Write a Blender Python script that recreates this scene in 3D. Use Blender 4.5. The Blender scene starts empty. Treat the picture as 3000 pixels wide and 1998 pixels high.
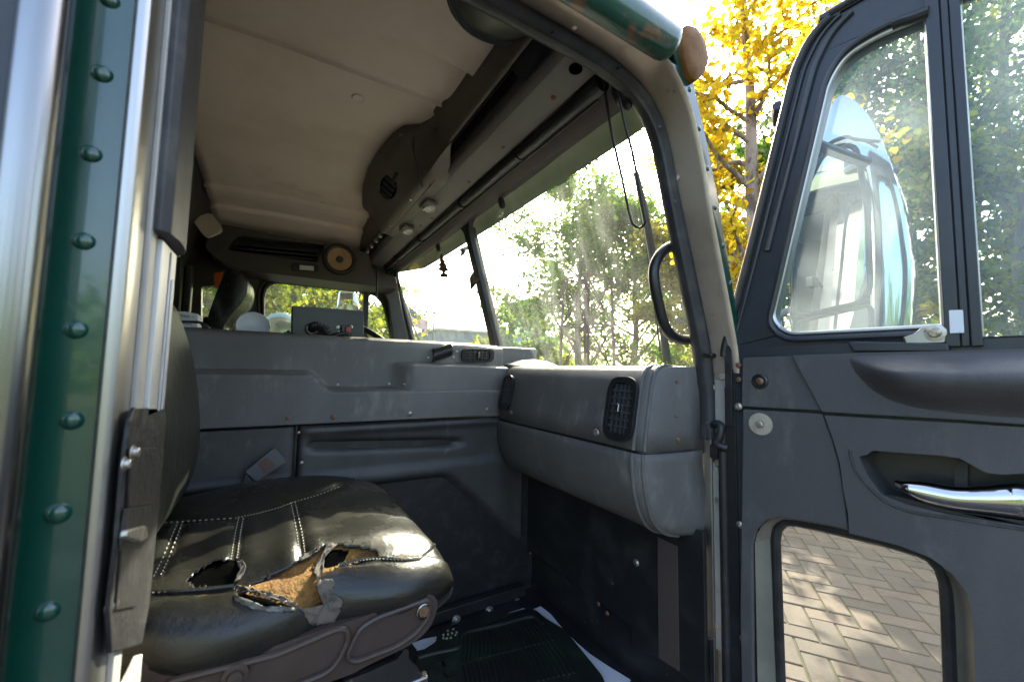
import bpy, bmesh, math, random
import numpy as np
from mathutils import Vector, Matrix
from mathutils.geometry import tessellate_polygon
from mathutils.bvhtree import BVHTree
R = math.radians
random.seed(7); np.random.seed(7)
Z0 = 1.35                      # eye height above the pavement: heights below are given from the eye level
SC = bpy.context.scene
COL = SC.collection
# ------------------------------------------------------------------ camera
CAM_YAW, CAM_PITCH, CAM_ROLL, LENS = 30.9, 4.2, 1.1, 14.0
def cam_axes():
    y, p, r = R(CAM_YAW), R(CAM_PITCH), R(CAM_ROLL)
    f = Vector((math.sin(y)*math.cos(p), math.cos(y)*math.cos(p), math.sin(p)))
    rt = Vector((math.cos(y), -math.sin(y), 0)); up = rt.cross(f)
    return f, rt*math.cos(r)+up*math.sin(r), up*math.cos(r)-rt*math.sin(r)
CF, CR, CU = cam_axes()
cd = bpy.data.cameras.new('camera'); cam = bpy.data.objects.new('camera', cd); COL.objects.link(cam)
cd.lens = LENS; cd.sensor_width = 36; cd.clip_start = .02; cd.clip_end = 2000
cd.dof.use_dof = True; cd.dof.focus_distance = 1.35; cd.dof.aperture_fstop = 4.5
cam.matrix_world = Matrix.Translation((0, 0, Z0)) @ Matrix((CR, CU, -CF)).transposed().to_4x4()
SC.camera = cam
# ------------------------------------------------------------------ sky, sun, exposure
SUN_EL, SUN_AZ = 34.0, 48.0    # azimuth from +Y (driver's side) towards +X (truck's front)
wd = bpy.data.worlds.new('World'); SC.world = wd; wd.use_nodes = True
nt = wd.node_tree; nt.nodes.clear()
sky = nt.nodes.new('ShaderNodeTexSky'); sky.sky_type = 'NISHITA'; sky.sun_disc = False
sky.sun_elevation = R(SUN_EL); sky.sun_rotation = R(SUN_AZ); sky.air_density = 1.0; sky.dust_density = 6.0; sky.ozone_density = 0.3
bg = nt.nodes.new('ShaderNodeBackground'); bg.inputs[1].default_value = .15
wo = nt.nodes.new('ShaderNodeOutputWorld')
nt.links.new(sky.outputs[0], bg.inputs[0]); nt.links.new(bg.outputs[0], wo.inputs[0])
sd = bpy.data.lights.new('sun', 'SUN'); sd.energy = 3.0; sd.angle = R(.53); sd.color = (1, .88, .70)
sun = bpy.data.objects.new('sun', sd); COL.objects.link(sun)
sdir = Vector((math.sin(R(SUN_AZ))*math.cos(R(SUN_EL)), math.cos(R(SUN_AZ))*math.cos(R(SUN_EL)), math.sin(R(SUN_EL))))
sun.rotation_euler = (-sdir).to_track_quat('-Z', 'Y').to_euler(); sun.location = (0, 0, 30)
SC.view_settings.view_transform = 'Standard'; SC.view_settings.look = 'None'
SC.view_settings.exposure = 2.75; SC.view_settings.gamma = 1; SC.view_settings.use_curve_mapping = False
SC.cycles.max_bounces = 10; SC.cycles.transparent_max_bounces = 24; SC.cycles.diffuse_bounces = 6
# ------------------------------------------------------------------ measuring on the photograph (3000 x 1998)
FP = 3000*LENS/36
def ray(q): return CF + CR*((q[0]-1500)/FP) + CU*((999-q[1])/FP)
def P(q, x=None, y=None, z=None):
    d = ray(q); t = x/d.x if x is not None else y/d.y if y is not None else z/d.z
    return d*t
def PL(qs, **k): return [P(q, **k) for q in qs]
def pix(p):
    k = p.dot(CF); return (1500+FP*p.dot(CR)/k, 999-FP*p.dot(CU)/k)
def sc(ox, oy, s): return lambda a, b: (ox+a*s, oy+b*s)
R1, R2, R3, R4, R5 = sc(0,0,.6378), sc(0,1000,.6366), sc(500,600,.4464), sc(1000,0,.467), sc(1200,900,.7003)
R6, R7, R8, Z1, Z2, Z3, Z4 = sc(2000,0,.6378), sc(2000,1000,.6366), sc(400,1350,.4132), sc(1000,350,.287), sc(1700,100,.3189), sc(1900,900,.3825), sc(1450,400,.4335)
V = Vector
# ------------------------------------------------------------------ mesh helpers
def crv(pts, n=6, closed=False):
    pts = [V(p) for p in pts]; N = len(pts); out = []
    rng = range(N if closed else N-1)
    for i in rng:
        if closed: a, b, c, d = pts[i-1], pts[i], pts[(i+1) % N], pts[(i+2) % N]
        else: a, b, c, d = pts[max(i-1, 0)], pts[i], pts[i+1], pts[min(i+2, N-1)]
        for k in range(n):
            t = k/n
            out.append(.5*((2*b)+(c-a)*t+(2*a-5*b+4*c-d)*t*t+(3*b-a-3*c+d)*t**3))
    if not closed: out.append(pts[-1])
    return out
def fillet(pts, r, n=5):
    out = []; N = len(pts); pts = [V(p) for p in pts]
    rr = r if isinstance(r, (list, tuple)) else [r]*N
    for i in range(N):
        a, b, c = pts[i-1], pts[i], pts[(i+1) % N]; q = rr[i]
        if q <= 0: out.append(b); continue
        u = a-b; w = c-b; k = min(q, u.length*.48, w.length*.48); u = b+u.normalized()*k; w = b+w.normalized()*k
        for j in range(n+1):
            t = j/n; out.append((1-t)**2*u+2*t*(1-t)*b+t*t*w)
    return out
class MB:
    def __init__(s): s.v = []; s.f = []
    def add(s, vs, fs):
        o = len(s.v); s.v += [V(p) for p in vs]; s.f += [tuple(o+i for i in f) for f in fs]; return s
    def box(s, a, b):
        (x0,y0,z0),(x1,y1,z1) = a, b
        return s.add([(x0,y0,z0),(x1,y0,z0),(x1,y1,z0),(x0,y1,z0),(x0,y0,z1),(x1,y0,z1),(x1,y1,z1),(x0,y1,z1)],
              [(0,3,2,1),(4,5,6,7),(0,1,5,4),(1,2,6,5),(2,3,7,6),(3,0,4,7)])
    def obox(s, c, ax, ay, az):
        c, ax, ay, az = V(c), V(ax), V(ay), V(az)
        vs = [c+ax*i+ay*j+az*k for k in (-1,1) for (i,j) in ((-1,-1),(1,-1),(1,1),(-1,1))]
        return s.add(vs, [(0,3,2,1),(4,5,6,7),(0,1,5,4),(1,2,6,5),(2,3,7,6),(3,0,4,7)])
    def plate(s, outer, vec, holes=()):
        loops = [[V(p) for p in outer]]+[[V(p) for p in h] for h in holes]; vec = V(vec)
        tris = tessellate_polygon(loops); flat = [p for l in loops for p in l]; n = len(flat)
        fs = [tuple(t) for t in tris]+[tuple(i+n for i in reversed(t)) for t in tris]
        o = 0
        for l in loops:
            m = len(l)
            for i in range(m):
                a, b = o+i, o+(i+1) % m; fs.append((a, b, b+n, a+n))
            o += m
        return s.add(flat+[p+vec for p in flat], fs)
    def tube(s, path, r, closed=False, seg=10, flat=None):
        path = [V(p) for p in path]; n = len(path); vs = []; fs = []
        rr = r if isinstance(r, (list, tuple)) else [r]*n
        t0 = (path[1]-path[0]).normalized(); nrm = t0.orthogonal().normalized() if flat is None else (V(flat)-t0*V(flat).dot(t0)).normalized()
        for i in range(n):
            if closed: t = (path[(i+1) % n]-path[i-1]).normalized()
            else: t = (path[min(i+1, n-1)]-path[max(i-1, 0)]).normalized()
            if flat is not None: nrm = (V(flat)-t*V(flat).dot(t)).normalized()
            else: nrm = (nrm-t*nrm.dot(t)).normalized()
            b = t.cross(nrm); ra, rb = (rr[i] if isinstance(rr[i], (list, tuple)) else (rr[i], rr[i]))
            for k in range(seg):
                a = 2*math.pi*k/seg; vs.append(path[i]+nrm*math.cos(a)*ra+b*math.sin(a)*rb)
        for i in range(n if closed else n-1):
            j = (i+1) % n
            for k in range(seg):
                k2 = (k+1) % seg; fs.append((i*seg+k, i*seg+k2, j*seg+k2, j*seg+k))
        if not closed: fs += [tuple(range(seg-1, -1, -1)), tuple((n-1)*seg+k for k in range(seg))]
        return s.add(vs, fs)
    def loft(s, rows, closed=False, caps=False):
        n = len(rows); m = len(rows[0]); fs = []
        for i in range(n-1):
            for k in range(m if closed else m-1):
                k2 = (k+1) % m; fs.append((i*m+k, i*m+k2, (i+1)*m+k2, (i+1)*m+k))
        if caps: fs += [tuple(range(m-1, -1, -1)), tuple((n-1)*m+k for k in range(m))]
        return s.add([p for r_ in rows for p in r_], fs)
    def lathe(s, c, ax, prof, seg=24, cap=True):
        c, ax = V(c), V(ax).normalized(); u = ax.orthogonal().normalized(); w = ax.cross(u)
        rows = [[c+ax*h+(u*math.cos(2*math.pi*k/seg)+w*math.sin(2*math.pi*k/seg))*r for k in range(seg)] for r, h in prof]
        return s.loft(rows, True, cap)
    def build(s, name, mat, parent=None, bevel=0, angle=35, seg=2, recalc=True, solid=0, sub=0):
        me = bpy.data.meshes.new(name)
        lo = V((min(p.x for p in s.v), min(p.y for p in s.v), min(p.z for p in s.v))); hi = V((max(p.x for p in s.v), max(p.y for p in s.v), max(p.z for p in s.v)))
        org = V(((lo.x+hi.x)/2, (lo.y+hi.y)/2, lo.z))
        me.from_pydata([p-org for p in s.v], [], s.f)
        if recalc:
            bm = bmesh.new(); bm.from_mesh(me); bmesh.ops.recalc_face_normals(bm, faces=bm.faces); bm.to_mesh(me); bm.free()
        me.shade_smooth(); me.set_sharp_from_angle(angle=R(angle))
        me.materials.append(mat)
        o = bpy.data.objects.new(name, me); place(o, org+V((0,0,Z0)), parent)
        if solid:
            md = o.modifiers.new('solid', 'SOLIDIFY'); md.thickness = solid; md.offset = -1
        if sub:
            md = o.modifiers.new('sub', 'SUBSURF'); md.levels = md.render_levels = sub
        if bevel:
            md = o.modifiers.new('bevel', 'BEVEL'); md.width = bevel; md.segments = seg; md.limit_method = 'ANGLE'; md.angle_limit = R(angle); md.harden_normals = True
        return o
WP = {}
def place(o, world, parent=None):
    COL.objects.link(o); WP[o.name] = V(world)
    if parent is not None: o.parent = parent; o.location = V(world)-WP[parent.name]
    else: o.location = world
    return o
def thing(name, label, cat, base, group=None):
    o = bpy.data.objects.new(name, None); o.empty_display_size = .1; place(o, V(base)+V((0,0,Z0)))
    return tag(o, label, cat, group)
def tag(o, label=None, cat=None, group=None, kind=None):
    if label: o['label'] = label
    if cat: o['category'] = cat
    if group: o['group'] = group
    if kind: o['kind'] = kind
    return o
def shared(name, mb, mat, angle=35):                      # a mesh in local coordinates for many copies
    me = bpy.data.meshes.new(name); me.from_pydata([tuple(p) for p in mb.v], [], mb.f)
    bm = bmesh.new(); bm.from_mesh(me); bmesh.ops.recalc_face_normals(bm, faces=bm.faces); bm.to_mesh(me); bm.free()
    me.shade_smooth(); me.set_sharp_from_angle(angle=R(angle)); me.materials.append(mat); return me
def inst(name, me, parent, loc, nrm=None, scale=1, spin=0):
    o = bpy.data.objects.new(name, me); place(o, V(loc)+V((0,0,Z0)), parent)
    if nrm is not None:
        q = V(nrm).to_track_quat('Z', 'Y'); o.rotation_mode = 'QUATERNION'; o.rotation_quaternion = q
    if scale != 1: o.scale = (scale,)*3
    return o
def sstep(a, b, x):
    t = min(1, max(0, (x-a)/(b-a))); return t*t*(3-2*t)
# ------------------------------------------------------------------ materials
def mat(name, base, rough=.5, metal=0, col2=None, nscale=6, lo=.45, hi=.7, col3=None, n3=40, lo3=.62, hi3=.7, grain=0, gscale=500, gtype='vor', bump=0, bscale=30, coat=0, spec=.5, rvar=0, stretch=(1,1,1), bdist=.002, sheen=0):
    m = bpy.data.materials.new(name); m.use_nodes = True; t = m.node_tree; N = t.nodes; L = t.links
    b = N['Principled BSDF']; b.inputs['Roughness'].default_value = rough; b.inputs['Metallic'].default_value = metal
    b.inputs['Specular IOR Level'].default_value = spec; b.inputs['Coat Weight'].default_value = coat; b.inputs['Coat Roughness'].default_value = .05
    b.inputs['Base Color'].default_value = (*base, 1)
    tc = N.new('ShaderNodeTexCoord'); mp = N.new('ShaderNodeMapping'); L.new(tc.outputs['Object'], mp.inputs[0]); mp.inputs['Scale'].default_value = stretch
    geo = N.new('ShaderNodeNewGeometry')
    mp.vector_type = 'POINT'
    L.new(geo.outputs['Position'], mp.inputs[0])
    def noise(sc_, det=6, ro=.6):
        n = N.new('ShaderNodeTexNoise'); n.inputs['Scale'].default_value = sc_; n.inputs['Detail'].default_value = det; n.inputs['Roughness'].default_value = ro
        L.new(mp.outputs[0], n.inputs['Vector']); return n
    def ramp(src, a, c):
        r = N.new('ShaderNodeMapRange'); r.inputs[1].default_value = a; r.inputs[2].default_value = c; r.interpolation_type = 'SMOOTHSTEP'; L.new(src, r.inputs[0]); return r.outputs[0]
    cur = None
    if col2 is not None:
        f = ramp(noise(nscale).outputs[0], lo, hi); mx = N.new('ShaderNodeMix'); mx.data_type = 'RGBA'
        mx.inputs[6].default_value = (*base, 1); mx.inputs[7].default_value = (*col2, 1); L.new(f, mx.inputs[0]); cur = mx.outputs[2]
        if rvar:
            r = N.new('ShaderNodeMapRange'); r.inputs[3].default_value = rough; r.inputs[4].default_value = rough+rvar; L.new(f, r.inputs[0]); L.new(r.outputs[0], b.inputs['Roughness'])
    if col3 is not None:
        f = ramp(noise(n3, 8, .7).outputs[0], lo3, hi3); mx = N.new('ShaderNodeMix'); mx.data_type = 'RGBA'
        if cur is None: mx.inputs[6].default_value = (*base, 1)
        else: L.new(cur, mx.inputs[6])
        mx.inputs[7].default_value = (*col3, 1); L.new(f, mx.inputs[0]); cur = mx.outputs[2]
    if cur is not None: L.new(cur, b.inputs['Base Color'])
    prev = None
    if bump:
        bn = N.new('ShaderNodeBump'); bn.inputs['Strength'].default_value = bump; bn.inputs['Distance'].default_value = .01; L.new(noise(bscale).outputs[0], bn.inputs['Height']); prev = bn
    if grain:
        if gtype == 'vor':
            g = N.new('ShaderNodeTexVoronoi'); g.inputs['Scale'].default_value = gscale; L.new(geo.outputs['Position'], g.inputs['Vector']); h = g.outputs['Distance']
        else: h = noise(gscale, 3).outputs[0]
        bn = N.new('ShaderNodeBump'); bn.inputs['Strength'].default_value = grain; bn.inputs['Distance'].default_value = bdist; L.new(h, bn.inputs['Height'])
        if prev: L.new(prev.outputs[0], bn.inputs['Normal'])
        prev = bn
    if prev: L.new(prev.outputs[0], b.inputs['Normal'])
    return m
def glass(name, tint=(.92,.97,.95), haze=.05, streak=.3, hcol=(.85,.87,.85), scl=(14,14,1.2), lo=.5, hi=.8, gloss=.06, big=1.5, tmix=.6):
    m = bpy.data.materials.new(name); m.use_nodes = True; t = m.node_tree; N = t.nodes; L = t.links; N.clear()
    out = N.new('ShaderNodeOutputMaterial'); tr = N.new('ShaderNodeBsdfTransparent'); tr.inputs[0].default_value = (*tint, 1)
    df = N.new('ShaderNodeBsdfDiffuse'); df.inputs[0].default_value = (*hcol, 1); tl = N.new('ShaderNodeBsdfTranslucent'); tl.inputs[0].default_value = (*hcol, 1)
    dm = N.new('ShaderNodeMixShader'); dm.inputs[0].default_value = tmix; L.new(df.outputs[0], dm.inputs[1]); L.new(tl.outputs[0], dm.inputs[2])
    geo = N.new('ShaderNodeNewGeometry'); mp = N.new('ShaderNodeMapping'); mp.inputs['Scale'].default_value = scl; L.new(geo.outputs['Position'], mp.inputs[0])
    n1 = N.new('ShaderNodeTexNoise'); n1.inputs['Scale'].default_value = 8; n1.inputs['Detail'].default_value = 8; n1.inputs['Roughness'].default_value = .55; L.new(mp.outputs[0], n1.inputs['Vector'])
    n2 = N.new('ShaderNodeTexNoise'); n2.inputs['Scale'].default_value = big; n2.inputs['Detail'].default_value = 4; L.new(geo.outputs['Position'], n2.inputs['Vector'])
    r1 = N.new('ShaderNodeMapRange'); r1.inputs[1].default_value = lo; r1.inputs[2].default_value = hi; L.new(n1.outputs[0], r1.inputs[0])
    r2 = N.new('ShaderNodeMapRange'); r2.inputs[1].default_value = .35; r2.inputs[2].default_value = .65; L.new(n2.outputs[0], r2.inputs[0])
    mu = N.new('ShaderNodeMath'); mu.operation = 'MULTIPLY'; L.new(r1.outputs[0], mu.inputs[0]); L.new(r2.outputs[0], mu.inputs[1])
    ma = N.new('ShaderNodeMath'); ma.operation = 'MULTIPLY_ADD'; L.new(mu.outputs[0], ma.inputs[0]); ma.inputs[1].default_value = streak; ma.inputs[2].default_value = haze
    mx = N.new('ShaderNodeMixShader'); L.new(ma.outputs[0], mx.inputs[0]); L.new(tr.outputs[0], mx.inputs[1]); L.new(dm.outputs[0], mx.inputs[2])
    gl = N.new('ShaderNodeBsdfGlossy'); gl.inputs['Roughness'].default_value = .02; lw = N.new('ShaderNodeLayerWeight'); lw.inputs[0].default_value = .2
    mg = N.new('ShaderNodeMath'); mg.operation = 'MULTIPLY_ADD'; L.new(lw.outputs['Fresnel'], mg.inputs[0]); mg.inputs[1].default_value = gloss; mg.inputs[2].default_value = .01
    m2 = N.new('ShaderNodeMixShader'); L.new(mg.outputs[0], m2.inputs[0]); L.new(mx.outputs[0], m2.inputs[1]); L.new(gl.outputs[0], m2.inputs[2])
    L.new(m2.outputs[0], out.inputs[0]); return m
M = {}
M['dash'] = mat('grey_grained_plastic', (.112,.106,.102), .42, col2=(.152,.146,.140), nscale=4, lo=.42, hi=.72, col3=(.29,.275,.25), n3=13, lo3=.52, hi3=.82, grain=.45, gscale=650, stretch=(1,1,.4))
M['dash_low'] = mat('dark_grey_grained_plastic', (.038,.037,.038), .40, col2=(.070,.068,.067), nscale=3, lo=.42, hi=.7, col3=(.16,.15,.14), n3=18, lo3=.56, hi3=.80, grain=.3, gscale=650, stretch=(1,1,.45))
M['door'] = mat('charcoal_grained_door_plastic', (.070,.065,.068), .46, col2=(.092,.086,.088), nscale=5, col3=(.15,.14,.135), n3=12, lo3=.54, hi3=.84, grain=.4, gscale=800, stretch=(1,1,.4))
M['liner'] = mat('beige_headliner_vinyl', (.66,.56,.455), .75, col2=(.58,.485,.385), nscale=3, col3=(.50,.39,.28), n3=2.2, lo3=.56, hi3=.75, grain=.35, gscale=420, bdist=.001)
M['console'] = mat('brown_grey_console_plastic', (.100,.079,.063), .40, col2=(.13,.104,.083), nscale=5, grain=.5, gscale=420)
M['console_plate'] = mat('grey_console_plate', (.17,.165,.145), .48, col2=(.14,.135,.118), nscale=4, grain=.4, gscale=480)
M['purple'] = mat('dark_maroon_vinyl', (.045,.034,.034), .5, grain=.2, gscale=500)
M['jamb'] = mat('silver_painted_jamb', (.56,.47,.385), .36, .45, col2=(.42,.335,.26), nscale=7, lo=.4, hi=.7, col3=(.16,.075,.035), n3=30, lo3=.64, hi3=.70, bump=.12, bscale=14)
M['jamb_low'] = mat('grey_painted_jamb_plate', (.42,.40,.37), .5, .2, col2=(.33,.31,.29), nscale=9, col3=(.06,.05,.045), n3=60, lo3=.66, hi3=.72)
M['alu'] = mat('brushed_aluminium', (.44,.43,.42), .36, 1, col2=(.30,.29,.28), nscale=12, lo=.5, hi=.8, col3=(.12,.10,.09), n3=50, lo3=.68, hi3=.76, stretch=(1,1,.12))
M['alu2'] = mat('scuffed_white_aluminium', (.66,.65,.66), .42, .5, col2=(.45,.43,.42), nscale=9, lo=.45, hi=.75, col3=(.05,.045,.045), n3=34, lo3=.63, hi3=.69, stretch=(1,1,.2))
M['steel'] = mat('polished_stainless', (.27,.27,.275), .24, 1, col2=(.21,.20,.19), nscale=5, stretch=(1,1,.15), bump=.03, bscale=5)
M['chrome'] = mat('chrome', (.52,.53,.54), .06, 1)
M['green'] = mat('dark_green_truck_paint', (.003,.055,.036), .28, 0, col2=(.004,.065,.044), nscale=6, coat=1, bump=.22, bscale=8)
M['green_rust'] = mat('green_paint_with_rust', (.006,.07,.045), .35, 0, col2=(.20,.09,.04), nscale=9, lo=.56, hi=.66, coat=.6, bump=.1, bscale=30)
M['rust'] = mat('rusty_bare_metal', (.14,.058,.018), .6, 0, spec=.12, col2=(.22,.11,.04), nscale=14, lo=.4, hi=.65, col3=(.12,.05,.025), n3=40, lo3=.6, hi3=.7)
M['olive'] = mat('olive_visor_paint', (.22,.24,.14), .4, 0, col2=(.27,.26,.17), nscale=6, col3=(.25,.2,.13), n3=20, lo3=.6, hi3=.75)
M['rubber'] = mat('black_rubber', (.014,.014,.016), .45, 0, col2=(.03,.03,.032), nscale=20)
M['rubber_dusty'] = mat('dusty_dark_rubber', (.03,.03,.034), .5, 0, col2=(.07,.068,.066), nscale=16, lo=.45, hi=.75)
M['black'] = mat('black_painted_steel', (.014,.014,.015), .42, 0, col2=(.03,.029,.03), nscale=10, col3=(.13,.09,.07), n3=38, lo3=.66, hi3=.72)
M['black_pl'] = mat('black_plastic', (.013,.014,.016), .35, 0, col2=(.022,.022,.024), nscale=14)
M['navy'] = mat('satin_black_window_frame', (.022,.026,.034), .38, 0, col2=(.032,.035,.042), nscale=9)
M['leather'] = mat('black_seat_vinyl', (.013,.0125,.010), .25, 0, col2=(.021,.02,.015), nscale=8, rvar=.12, bump=.20, bscale=30, grain=.15, gscale=700)
M['leather_back'] = mat('worn_black_vinyl', (.010,.012,.010), .4, 0, col2=(.018,.02,.016), nscale=9, bump=.35, bscale=22, grain=.15, gscale=600)
M['foam'] = mat('ochre_seat_foam', (.30,.155,.035), .9, 0, col2=(.17,.08,.02), nscale=18, lo=.4, hi=.62, col3=(.05,.03,.012), n3=40, lo3=.60, hi3=.72, bump=.9, bscale=120)
M['cloth'] = mat('grey_cloth_backing', (.15,.128,.105), .9, 0, col2=(.06,.052,.044), nscale=60, grain=.7, gscale=900)
M['thread'] = mat('pale_thread', (.45,.42,.35), .8)
M['seat_pl'] = mat('brown_seat_plastic', (.045,.030,.026), .42, 0, col2=(.06,.042,.036), nscale=7, grain=.12, gscale=500)
M['mat'] = mat('black_rubber_floor_mat', (.012,.014,.013), .5, 0, col2=(.02,.04,.022), nscale=9, lo=.5, hi=.75, col3=(.07,.07,.06), n3=40, lo3=.62, hi3=.74)
M['paper'] = mat('white_paper', (.62,.64,.70), .7, 0, col2=(.52,.54,.60), nscale=20, bump=.3, bscale=12)
M['screw'] = mat('zinc_screw', (.5,.48,.44), .4, .9, col2=(.25,.17,.11), nscale=90)
M['rscrew'] = mat('rusty_screw', (.22,.13,.08), .6, .6, col2=(.10,.06,.04), nscale=120)
M['white'] = mat('white_plastic', (.72,.74,.78), .3, 0)
M['amber'] = mat('amber_fabric', (.55,.09,.02), .7)
M['cone'] = mat('paper_speaker_cone', (.36,.22,.10), .7, 0, col2=(.28,.17,.08), nscale=30)
M['lens'] = mat('clear_lamp_lens', (.55,.55,.52), .15, 0, bump=.5, bscale=120)
M['brownstrip'] = mat('brown_grained_strip', (.075,.055,.05), .5, grain=.3, gscale=500)
M['glass_ws'] = glass('dirty_windshield_glass', haze=.012, streak=.09, lo=.42, hi=.90, big=2.4, tmix=.85, scl=(3,3,.45))
M['glass_door'] = glass('dusty_door_glass', tint=(.86,.95,.97), haze=.075, streak=.05, hcol=(.80,.90,.95), lo=.40, hi=.8, gloss=.15, scl=(3,3,1))
M['glass_low'] = glass('smeared_lower_door_glass', tint=(.93,.93,.88), haze=.025, streak=.14, hcol=(.7,.68,.6), scl=(6,6,.8), lo=.50, hi=.72, gloss=.2)
M['glass_side'] = glass('side_window_glass', tint=(.85,.92,.84), haze=.012, streak=.04, gloss=.15)
screw_mb = MB().lathe((0,0,0), (0,0,1), [(.0062,0),(.0060,.0012),(.0045,.0026),(.0022,.0031),(.0018,.0016),(.0004,.0014)], 12)
SCREW = shared('screw', screw_mb, M['screw']); RSCREW = shared('screw_rusty', screw_mb, M['rscrew'])
bolt_mb = MB().lathe((0,0,0), (0,0,1), [(.012,0),(.012,.002),(.0075,.0025),(.0072,.008),(.006,.009),(.001,.0092)], 12)
BOLT = shared('bolt', bolt_mb, M['screw'])
hex_mb = MB().lathe((0,0,0), (0,0,1), [(.011,0),(.011,.002)], 16).lathe((0,0,.002), (0,0,1), [(.0075,0),(.0075,.005),(.006,.006)], 6)
HEX = shared('hex_bolt', hex_mb, M['screw'], 25)
RIV = shared('rivet', MB().lathe((0,0,0), (0,0,1), [(.0095,-.001),(.0082,.0004),(.0076,.0016),(.0062,.0032),(.0035,.0044),(.001,.0047)], 20), M['green'], 60)
PLUG = shared('plug', MB().lathe((0,0,0), (0,0,1), [(.008,0),(.0075,.0012),(.005,.002),(.001,.0022)], 16), M['jamb'])
DOT = shared('dot', MB().lathe((0,0,0), (0,0,1), [(.004,0),(.0035,.0006),(.001,.0006)], 10), M['rubber'])
M['hole'] = mat('painted_hole_black', (.003,.003,.003), 1, spec=0)  # flat black colour painted where a hole would be dark
M['lip'] = mat('dark_brown_lip_plastic', (.055,.045,.038), .45, grain=.4, gscale=420)
M['vent'] = mat('dark_grey_vent_plastic', (.045,.046,.05), .4)
M['pod'] = mat('dark_brown_trim_plastic', (.05,.042,.036), .5, col2=(.068,.057,.049), nscale=5, grain=.4, gscale=420)
# ================================================================== THE CAB SHELL
YO, YI, YD = .50, .57, 2.76             # outer skin, inner jamb edge, driver's wall
cab = thing('truck_cab', 'dark green riveted truck cab with silver door jamb, seen through its open doorway', 'truck', (.3, 1.6, -1.16))
def resample(pts, n):
    pts = [V(p) for p in pts]; d = [0]
    for a, b in zip(pts, pts[1:]): d.append(d[-1]+(b-a).length)
    out = []; j = 0
    for i in range(n):
        s = d[-1]*i/(n-1)
        while j < len(pts)-2 and d[j+1] < s: j += 1
        k = (s-d[j])/max(1e-9, d[j+1]-d[j]); out.append(pts[j].lerp(pts[j+1], min(1, max(0, k))))
    return out
out_xz = [(-.128,-1.15),(-.128,-.4),(-.128,.2),(-.128,.53),(-.115,.60),(-.07,.64),(-.01,.648),(.25,.648),(.54,.648),(.615,.647),(.665,.634),(.697,.608),(.728,.567),(.756,.502),(.777,.437),(.794,.364),(.83,.245),(.865,.126),(.89,.02),(.90,-.15),(.905,-.5),(.905,-1.15)]
in_xz = [(-.122,-1.15),(-.122,-.4),(-.122,.2),(-.122,.53),(-.105,.60),(-.06,.64),(0,.652),(.25,.652),(.48,.652),(.573,.646),(.644,.629),(.688,.604),(.721,.567),(.743,.522),(.761,.464),(.783,.388),(.82,.275),(.858,.157),(.885,.066),(.898,-.028),(.905,-.15),(.91,-1.15)]
NR = 150
OUT = resample(crv([(x,YO,z) for x,z in out_xz], 8), NR); INN = resample(crv([(x,YI,z) for x,z in in_xz], 8), NR)
CEN = V((.38, 0, -.2))
def outw(p, d): v = V((p.x-CEN.x, 0, p.z-CEN.z)); return p+v.normalized()*d
rows = [[outw(p, .001)+V((0,.004,0)) for p in OUT], [outw(p, 0)+V((0,-.0005,0)) for p in OUT], [outw(p, -.003)+V((0,-.0025,0)) for p in OUT],
        [outw(p,-.006)+V((0,-.001,0)) for p in OUT], [outw(p,-.007)+V((0,.010,0)) for p in OUT],
        [a.lerp(b, .5) for a, b in zip(OUT, INN)], [p-V((0,.004,0)) for p in INN], [outw(p,.004)+V((0,.004,0)) for p in INN], [outw(p,.012)+V((0,.045,0)) for p in INN], [outw(p,.06)+V((0,.05,0)) for p in INN]]
MB().loft(rows).build('door_jamb', M['jamb'], cab, angle=60)
# outer skin round the doorway
hole = [V((p.x, YO-.0005, p.z)) for p in [outw(q, 0) for q in OUT]]
skin = [(-.75,YO-.0005,-1.16),(-.75,YO-.0005,.70),(.40,YO-.0005,.70),(.713,YO-.0005,.69),(.746,YO-.0005,.595),(.779,YO-.0005,.509),(.822,YO-.0005,.372),(.878,YO-.0005,.156),(.915,YO-.0005,0),(.93,YO-.0005,-.3),(.93,YO-.0005,-1.16)]
MB().plate([V(p) for p in skin], (0,.018,0), [hole]).build('side_panel', M['green'], cab)
for q in [(322,3),(297,219),(273,455),(248,709),(223,966),(203,1231),(175,1504),(144,1789)]:
    inst('rivet', RIV, cab, P(q, y=YO)+V((random.uniform(-.0015,.0015),-.0008,0)), (random.uniform(-.06,.06),-1,random.uniform(-.06,.06)), random.uniform(.88,1.02))
for q in [(2020,264),(2048,378),(2072,495),(2094,609),(2118,721),(2140,831)]:
    inst('rivet', RIV, cab, P(q, y=YO)+V((0,-.0008,0)), (0,-1,0), .66)
for q in [R4(1463,176)]: inst('plug', PLUG, cab, P(q, y=.535)+V((0,0,.0005)), (0,-.1,-1), .6)
inst('plug', PLUG, cab, P(Z2(888,1328), y=.565)+V((-.003,0,0)), (-1,-.1,0))
# bright lip along the rear edge of the doorway
lip = MB(); lp = [(-.1315,.4935),(-.129,.489),(-.1235,.488),(-.1190,.491),(-.1175,.498),(-.1175,.527),(-.1200,.532),(-.1315,.497)]
lip.loft([[V((x,y,z)) for x,y in lp] for z in (-1.15,-.6,0,.3,.52)], True, True); lip.build('bright_edge', M['alu'], cab, bevel=.002)
MB().box((-.1195,.5325,-1.15),(-.1135,.5600,.58)).build('jamb_strip', M['jamb_low'], cab, bevel=.002)
w = MB().box((-.1195,.5605,-.056),(-.1095,.634,.1345)); w.box((-.1095,.598,-.054),(-.1075,.601,.13)); w.box((-.1095,.612,-.054),(-.1075,.6145,.1)); w.build('scuffed_strip', M['alu2'], cab, bevel=.0015)
ws = [(-.121,.537),(-.108,.536),(-.100,.545),(-.097,.575),(-.098,.615),(-.103,.640),(-.112,.652),(-.121,.652)]
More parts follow.
